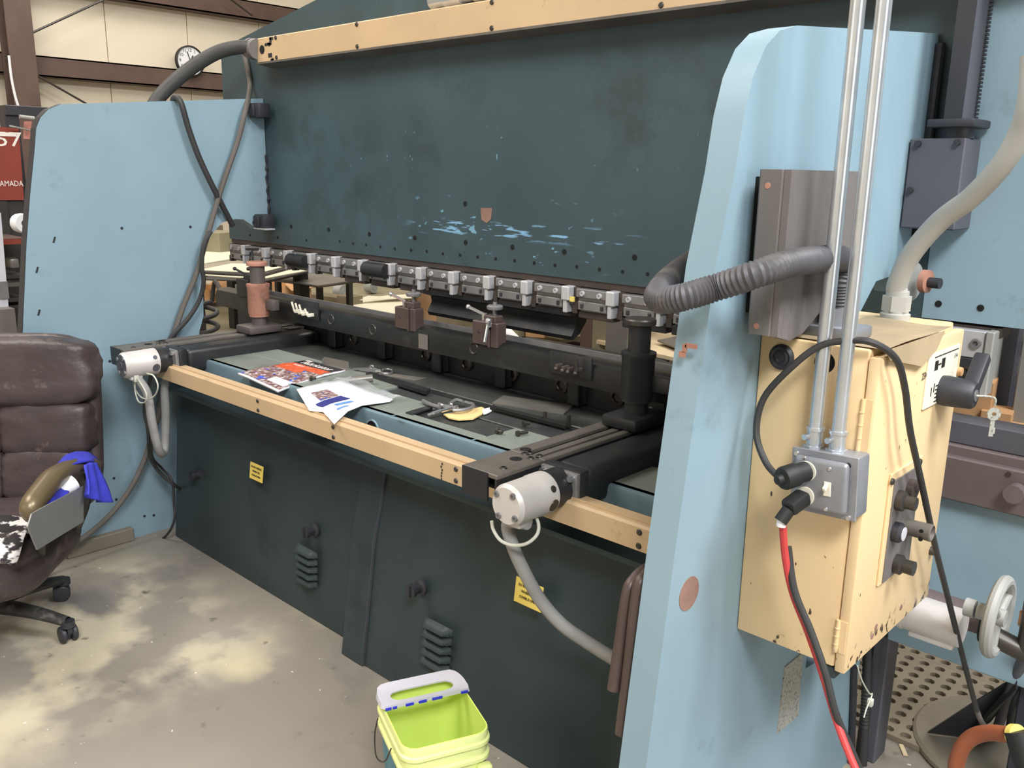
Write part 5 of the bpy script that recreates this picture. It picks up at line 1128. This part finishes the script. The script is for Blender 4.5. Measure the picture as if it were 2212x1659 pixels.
# cardboard curl and roll
b = B(); c0 = P(893, 640, 1, 2.75); b.grid(lambda s, t: c0 + V((.07 * math.sin(2.6 * s) + .02, .1 * s - .05, .13 - .26 * t)) + V((-.05 * (t - .5) ** 2 * 4 + .05, 0, 0)), 10, 8); o = tag(ob('cardboard_curl', b, CARD, sharp=3), 'curled brown cardboard piece right of the left chrome lever', 'cardboard'); md = o.modifiers.new('t', 'SOLIDIFY'); md.thickness = .004
c0 = P(918, 690, 1, 2.75); b = B(); b.cyl((c0.x, c0.y, 0), c0 + V((0, 0, .045)), .055, n=24); tag(ob('cardboard_tube', b, CARD), 'brown cardboard tube standing behind the cross bar', 'tube')
boxat(985, 703, .62, (.5, .3, .12), .2, WOOD, 'wood_block', 'long dark wooden block under the gooseneck punch', 'wood block')
boxat(1112, 722, .5, (.2, .2, .12), .1, OLIVE, 'storage_box', 'small pale box below the gooseneck punch', 'box'); boxat(1160, 727, .5, (.14, .1, .05), .4, CARD, 'cardboard_box', 'small rusty cardboard packet right of the pale box', 'box')
# rack of tubes at the right of the gap
RKT = thing('tube_rack', (-3.4, 4.4, 0), 'brown upright rack holding long pale tubes behind the right half of the machine', 'rack')
for u in (1277, 1383):
    p = P(u, 700, 1, 4.4); b = B(); b.bx(p.x - .045, p.x + .045, 4.35, 4.44, 0, 1.6); ob('rack_post', b, BROWNSTEEL, RKT)
    for z in (.55, .82, 1.1): 
        b = B(); b.bx(p.x - .03, p.x + .03, 4.44, 4.95, z - .03, z); ob('rack_arm', b, BROWNSTEEL, RKT)
for k, (z, y) in enumerate(((.90, 4.52), (.90, 4.66), (.90, 4.80), (.62, 4.55), (.62, 4.72))):
    b = B(); b.cyl((-4.6, y, z), (-1.6, y, z), .068, n=20); ob('long_tube', b, CARDP, None, ['front upper', 'middle upper', 'rear upper', 'front lower', 'rear lower'][k] + ' long pale tube lying across the brown rack', 'tube', 'long tubes on the rack')
p = P(1304, 710, 1, 4.15); b = B(); b.bx(p.x - .06, p.x + .05, 4.12, 4.2, 0, 1.3); tag(ob('pale_board', b, OLIVE), 'narrow pale board standing upright against the brown rack post', 'board')
p = P(1326, 705, 1, 4.05); b = B(); b.bx(p.x - .04, p.x + .11, 4.03, 4.06, 0, 1.3); tag(ob('upright_sheet', b, GREYSHEET), 'grey steel sheet standing upright beside the pale board', 'sheet')
slab([(1288, 742), (1340, 724), (1520, 742), (1500, 790)], .62, .02, CARDP, 'cardboard_sheet', 'large pale cardboard sheet on the bench behind the dark post', 'cardboard'); boxat(1326, 737, .58, (.10, .06, .05), .3, CARD, 'wood_block', 'tiny tan wooden block on the cardboard sheet', 'wood block')
slab([(1420, 738), (1460, 730), (1540, 742), (1500, 768)], .66, .01, GREYSHEET, 'grey_sheet', 'grey sheet lying over the right end of the cardboard sheet', 'sheet')
b = B(); b.bx(-3.6, -1.9, 3.3, 4.0, .58, .61); bt = tag(ob('work_bench', b, DARKRACK), 'dark bench under the pale cardboard sheet', 'bench'); b = B()
for x in (-3.5, -2.0):
    for y in (3.4, 3.9): b.bx(x - .03, x + .03, y - .03, y + .03, 0, .58)
ob('bench_leg', b, DARKRACK, bt, kind='stuff')
# dark shelving added along the far side so the gap reads dark
SHV = thing('backdrop_shelf', (-4.5, 7.2, 0), 'tall dark shelving added far behind the machine to darken the gap', 'shelf')
for z in (.05, .6, 1.15, 1.7):
    b = B(); b.bx(-8.5, .5, 6.9, 7.7, z, z + .04); ob('shelf_board', b, DARKRACK, SHV)
b = B(); b.bx(-8.5, .5, 7.7, 7.73, 0, 2.1); ob('back_panel', b, DARKRACK, SHV)
for x in (-8.45, -5.5, -2.5, .45):
    b = B(); b.bx(x - .04, x + .04, 6.88, 6.95, 0, 2.1); ob('shelf_post', b, BROWNSTEEL, SHV)

# ------------------------------------------------------------------ rack with boxes at the far right
YR = 3.6
RR = thing('sheet_rack', (-.8, YR, 0), 'grey steel rack with dark slatted shelves behind the machine at the right', 'rack')
def rpost(u0, v0, u1, v1, y, w, mt):
    p0 = P(u0, v0, 1, y); b = B(); b.bx(p0.x - w / 2, p0.x + w / 2, y - .03, y + .03, 0, 1.9, .004, 1); ob('rack_post', b, mt, RR)
rpost(2134, 820, 0, 0, YR - .12, .05, RACKGREY); rpost(2174, 820, 0, 0, YR, .055, COLUMN); rpost(2212, 880, 0, 0, YR - .12, .06, RACKGREY)
for v, mt, h in ((716, RACKGREY, .02), (776, RACKGREY, .03), (794, OLIVE, .03), (815, BROWNSTEEL, .03), (845, CHARC, .02), (726, OLIVE, .015)):
    z = P(2170, v, 1, YR + .1).z; b = B(); b.bx(-1.6, .3, YR + .08, YR + .5, z - h / 2, z + h / 2); ob('rack_shelf', b, mt, RR)
b = B(); b.bx(-1.6, .3, YR + .5, YR + .52, 0, 1.9); ob('rack_back', b, DARKRACK, RR)
z = P(2100, 925, 1, YR - .2).z
b = B(); b.bx(-1.6, .3, YR - .3, YR + .3, z - .05, z - .02); ob('rack_shelf', b, DARKRACK, RR)
for u, v, w, h, lb in ((2080, 908, .16, .20, 'taller cardboard box behind the hanging key'), (2106, 913, .12, .07, 'low open cardboard box just right of the taller one'), (2146, 915, .10, .10, 'small cardboard box between the two grey rack posts'), (2190, 930, .16, .06, 'flat cardboard box at the right edge on the rack')):
    p = P(u, v, 1, YR - .2); b = B(); b.box((p.x, YR - .16, z - .02 + h / 2), (w, .12, h), .003, Matrix.Rotation(.15, 3, 'Z'), 1); tag(ob('cardboard_box', b, CARD), lb, 'box', None)

# ------------------------------------------------------------------ floor things at lower right
# anti-fatigue mat: tiles with real holes
def mat_tile(x0, y0, nx, ny, p, z):
    b = B(); r = p * .33; N = 10
    for i in range(nx):
        for j in range(ny):
            cx_, cy_ = x0 + (i + .5) * p, y0 + (j + .5) * p; off = 0
            sq = [(cx_ - p / 2, cy_ - p / 2), (cx_, cy_ - p / 2), (cx_ + p / 2, cy_ - p / 2), (cx_ + p / 2, cy_), (cx_ + p / 2, cy_ + p / 2), (cx_, cy_ + p / 2), (cx_ - p / 2, cy_ + p / 2), (cx_ - p / 2, cy_)]
            ang = [math.radians(225 + 45 * k) for k in range(8)]
            o = [b.bm.verts.new((x, y, z)) for x, y in sq]; c = [b.bm.verts.new((cx_ + r * math.cos(a), cy_ + r * math.sin(a), z - .002)) for a in ang]; d = [b.bm.verts.new((v.co.x, v.co.y, z - .014)) for v in c]
            for k in range(8):
                m_ = (k + 1) % 8; b.bm.faces.new((o[k], o[m_], c[m_], c[k])); b.bm.faces.new((c[k], c[m_], d[m_], d[k]))
    bmesh.ops.remove_doubles(b.bm, verts=b.bm.verts[:], dist=.0004)
    X1, Y1 = x0 + nx * p, y0 + ny * p; b.plate([(x0, y0, z - .016), (X1, y0, z - .016), (X1, Y1, z - .016), (x0, Y1, z - .016)], (0, 0, .001))
    b.prism([(x0, y0), (X1, y0), (X1, y0 - .004), (x0, y0 - .004)], 2, .001, z); b.prism([(x0 - .004, y0), (x0, y0), (x0, Y1), (x0 - .004, Y1)], 2, .001, z)
    return b
MT = thing('floor_mat', (-.5, 2.9, 0), 'beige rubber anti-fatigue mat with round holes on the floor at lower right', 'mat')
pch = .050; ta = math.radians(0)
for i in range(3):
    for j in range(2):
        b = mat_tile(-1.02 + i * .455, 2.43 + j * .505, 9, 10, pch, .017); ob('mat_tile', b, MATM, MT, sharp=.9)
# round floor plate with navy gusset and tube legs: pedal stand
FS = thing('pedal_stand', (-.44, 2.56, 0), 'round dusty floor base with navy gusset plate and tube legs at the lower right corner', 'stand')
fc = V((-.44, 2.60, 0)); b = B(); b.lathe([(0, .003), (.265, .003), (.270, .008), (.270, .020), (.262, .028), (0, .034)], fc, (0, 0, 1), 48); ob('base_plate', b, DUSTY, FS)
g0 = P(2003, 1583, 2, .034); g1 = P(2100, 1598, 2, .034); g2 = P(2205, 1462, 0, -.42); g3 = P(2190, 1520, 0, -.42)
b = B(); b.plate([g0, P(2085, 1594, 2, .034), P(2140, 1560, 2, .06), P(2195, 1490, 0, -.40), P(2196, 1462, 0, -.41), P(2100, 1520, 0, -.50)], (.0, .006, .003)); ob('gusset_plate', b, NAVY, FS)
b = B(); b.tube([P(2152, 1580, 2, .03), P(2180, 1500, 0, -.43), P(2208, 1430, 0, -.40), P(2225, 1390, 0, -.38)], .013, 12, 4); ob('tube_leg', b, COLUMN, FS)
b = B(); b.tube([P(2180, 1580, 2, .03), P(2192, 1520, 0, -.42), P(2210, 1480, 0, -.40)], .011, 12, 4); b.bx(-.405, -.345, 2.30, 2.36, .02, .40, .004, 1); ob('stand_column', b, NAVY, FS)
b = B(); q = P(2192, 1400, 0, -.37); b.cyl(q + V((-.06, -.01, .02)), q + V((.06, .01, -.015)), .022, n=16); b.cyl(q + V((.02, 0, 0)), q + V((.02, 0, .12)), .018, n=16); ob('clamp_head', b, BOLT, FS)
b = B(); q = P(2214, 1352, 0, -.36); b.cyl(q, q + V((0, 0, .03)), .014, n=16); ob('wood_grip', b, CARD, FS)
b = B(); pts = [P(2064, 1700, 1, 1.75), P(2066, 1650, 1, 1.75), P(2080, 1612, 1, 1.75), P(2105, 1590, 1, 1.75), P(2140, 1583, 1, 1.74), P(2185, 1588, 1, 1.72)]; b.tube(pts, .0155, 14, 6); AH = ob('air_hose', b, HOSEOR, None, 'orange brown air hose arching into a black connector at the lower right', 'hose')
a = pts[-1]; d = (pts[-1] - pts[-2]).normalized(); b = B(); b.cyl(a + d * .004, a + d * .016, .021, n=20); ob('yellow_band', b, TAPE, AH); b = B(); b.cyl(a + d * .012 + V((0, 0, .01)), a + d * .06 + V((0, 0, -.08)), .024, n=18); b.cyl(a + d * .05 + V((0, 0, -.05)), a + d * .05 + V((0, 0, -.25)), .022, n=18); ob('connector', b, PLUG, AH)
b = B(); q = P(1951, 1620, 2, .004); b.box(q, (.012, .05, .004), 0, Matrix.Rotation(.6, 3, 'Z')); tag(ob('wood_chip', b, CARDP), 'small pale wood chip on the floor at lower right', 'chip')

# ------------------------------------------------------------------ far left machine and shelves
XM = -6.4
q = [P(-60, 262, 0, XM), P(44, 278, 0, XM), P(52, 432, 0, XM), P(-60, 440, 0, XM)]
RM = thing('red_machine', (XM - .3, q[0].y + .2, 0), 'red machine with white lettering behind the left frame', 'machine')
zt, zb_, y0, y1, y1b = q[1].z, q[2].z, q[0].y - .3, q[1].y - .01, q[2].y
b = B(); b.prism([(y0, zb_), (y1b, zb_), (y1, zt), (y0, zt + .03)], 0, XM - .5, XM); ob('red_cover', b, RED, RM)
text('lettering', '357', .13, P(4, 302, 0, XM + .002), (0, 1, 0), (0, 0, 1), INKWHITE, RM, sx=1.25)
b = B(); p0 = P(-10, 285, 0, XM); p1 = P(36, 291, 0, XM); b.bx(XM, XM + .002, p0.y, p1.y, p1.z - .012, p1.z + .012); ob('white_stripe', b, INKWHITE, RM)
text('lettering', 'AMADA', .050, P(25, 397, 0, XM + .002), (0, 1, 0), (0, 0, 1), INKWHITE, RM, sx=.8)
b = B(); b.bx(XM - .5, XM - .02, y0, y1b, .1, zb_); ob('machine_base', b, DARKRACK, RM)
GP = thing('grey_post_frame', P(50, 600, 0, -6.9), 'dark grey post with cross beam behind the red machine', 'post')
pa = P(12, 245, 0, -6.9); pb = P(45, 250, 0, -6.9); b = B(); b.bx(-7.0, -6.88, P(14, 300, 0, -6.9).y, P(44, 300, 0, -6.9).y, 0, P(30, 240, 0, -6.9).z, .004, 1); ob('post', b, CHARC, GP)
b = B(); b.bx(-7.02, -6.86, P(8, 240, 0, -6.9).y, P(140, 250, 0, -6.9).y, P(30, 250, 0, -6.9).z, P(30, 228, 0, -6.9).z, .004, 1); ob('cross_beam', b, CHARC, GP)
b = B(); q = [P(52, 262, 0, -7.2), P(68, 262, 0, -7.2), P(66, 300, 0, -7.2), P(50, 300, 0, -7.2)]; b.plate(q, (.004, 0, 0)); ob('faded_sign', b, mat('faded_red_print', (214, 150, 140), .6, var=.3, scale=20), GP, 'small faded red and white sign')
b = B(); b.cyl(P(42, 252, 0, -6.7), P(74, 256, 0, -6.7), .014, n=12); b.tube([P(20, 272, 0, -6.35), P(40, 276, 0, -6.35), P(75, 284, 0, -6.5)], .006, 6, 3); tag(ob('pipe_run', b, RACKGREY), 'thin grey pipe and wire above the red machine', 'pipe')
b = B(); b.tube([P(19, 120, 0, -9.6), P(24, 165, 0, -9.6), P(32, 205, 0, -9.6), P(40, 232, 0, -9.6)], .012, 6, 4); tag(ob('wall_cable', b, PAPER), 'pale cable hanging down in front of the brown column', 'cable')
SH2 = thing('tool_shelf', (-6.1, 1.7, 0), 'dark tool shelf with red edge between chair and red machine', 'shelf')
XS = -5.95
b = B(); zz = P(30, 515, 0, XS).z; b.bx(XS - .4, XS, P(-30, 515, 0, XS).y, P(60, 515, 0, XS).y, zz - .03, zz); ob('shelf_board', b, BROWNSTEEL, SH2); b = B(); b.bx(XS, XS + .006, P(-30, 515, 0, XS).y, P(60, 515, 0, XS).y, zz - .035, zz - .005); ob('shelf_edge', b, RED, SH2)
for v in (595, 645, 660):
    zz = P(30, v, 0, XS).z; b = B(); b.bx(XS - .4, XS, P(-30, v, 0, XS).y, P(60, v, 0, XS).y, zz - .02, zz); ob('shelf_board', b, DARKRACK, SH2)
b = B(); b.bx(XS - .42, XS - .4, P(-60, 500, 0, XS).y, P(70, 500, 0, XS).y, 0, P(30, 440, 0, XS).z); ob('back_panel', b, DARKRACK, SH2)
b = B(); p = P(46, 482, 0, XS + .02); b.lathe([(.02, -.03), (.055, -.03), (.06, 0), (.055, .03), (.02, .03)], p, (1, .3, 0), 24); tag(ob('white_roll', b, PAPER), 'white roll on the dark tool shelf at the left frame edge', 'roll')
for u, v, w, h, lb in ((26, 568, .05, .06, 'small silver part on the middle of the dark tool shelf'), (22, 610, .16, .05, 'grey box tool on the lower board of the dark tool shelf')):
    p = P(u, v, 0, XS - .1); b = B(); b.box(p, (.1, w, h), .01); tag(ob('shelf_part', b, GREYSHEET), lb, 'tool part')
b = B(); q = [P(-30, 450, 0, -5.6), P(2, 460, 0, -5.6), P(19, 668, 0, -5.6), P(-30, 668, 0, -5.6)]; b.plate(q, (-.04, 0, 0)); CP = tag(ob('panel_stand', b, LIDM), 'pale grey panel stand standing at the extreme left edge', 'panel')
b = B(); p = P(8, 627, 0, -5.59); b.box(p, (.004, .05, .10), .001, None, 1); ob('latch_plate', b, STEEL, CP)
b = B(); zz = P(15, 668, 0, -5.5).z; b.bx(-5.9, -5.5, P(-40, 680, 0, -5.5).y, P(33, 680, 0, -5.5).y, 0, zz); tag(ob('grey_cabinet', b, COVER), 'dark grey cabinet behind the top of the leather chair', 'cabinet')
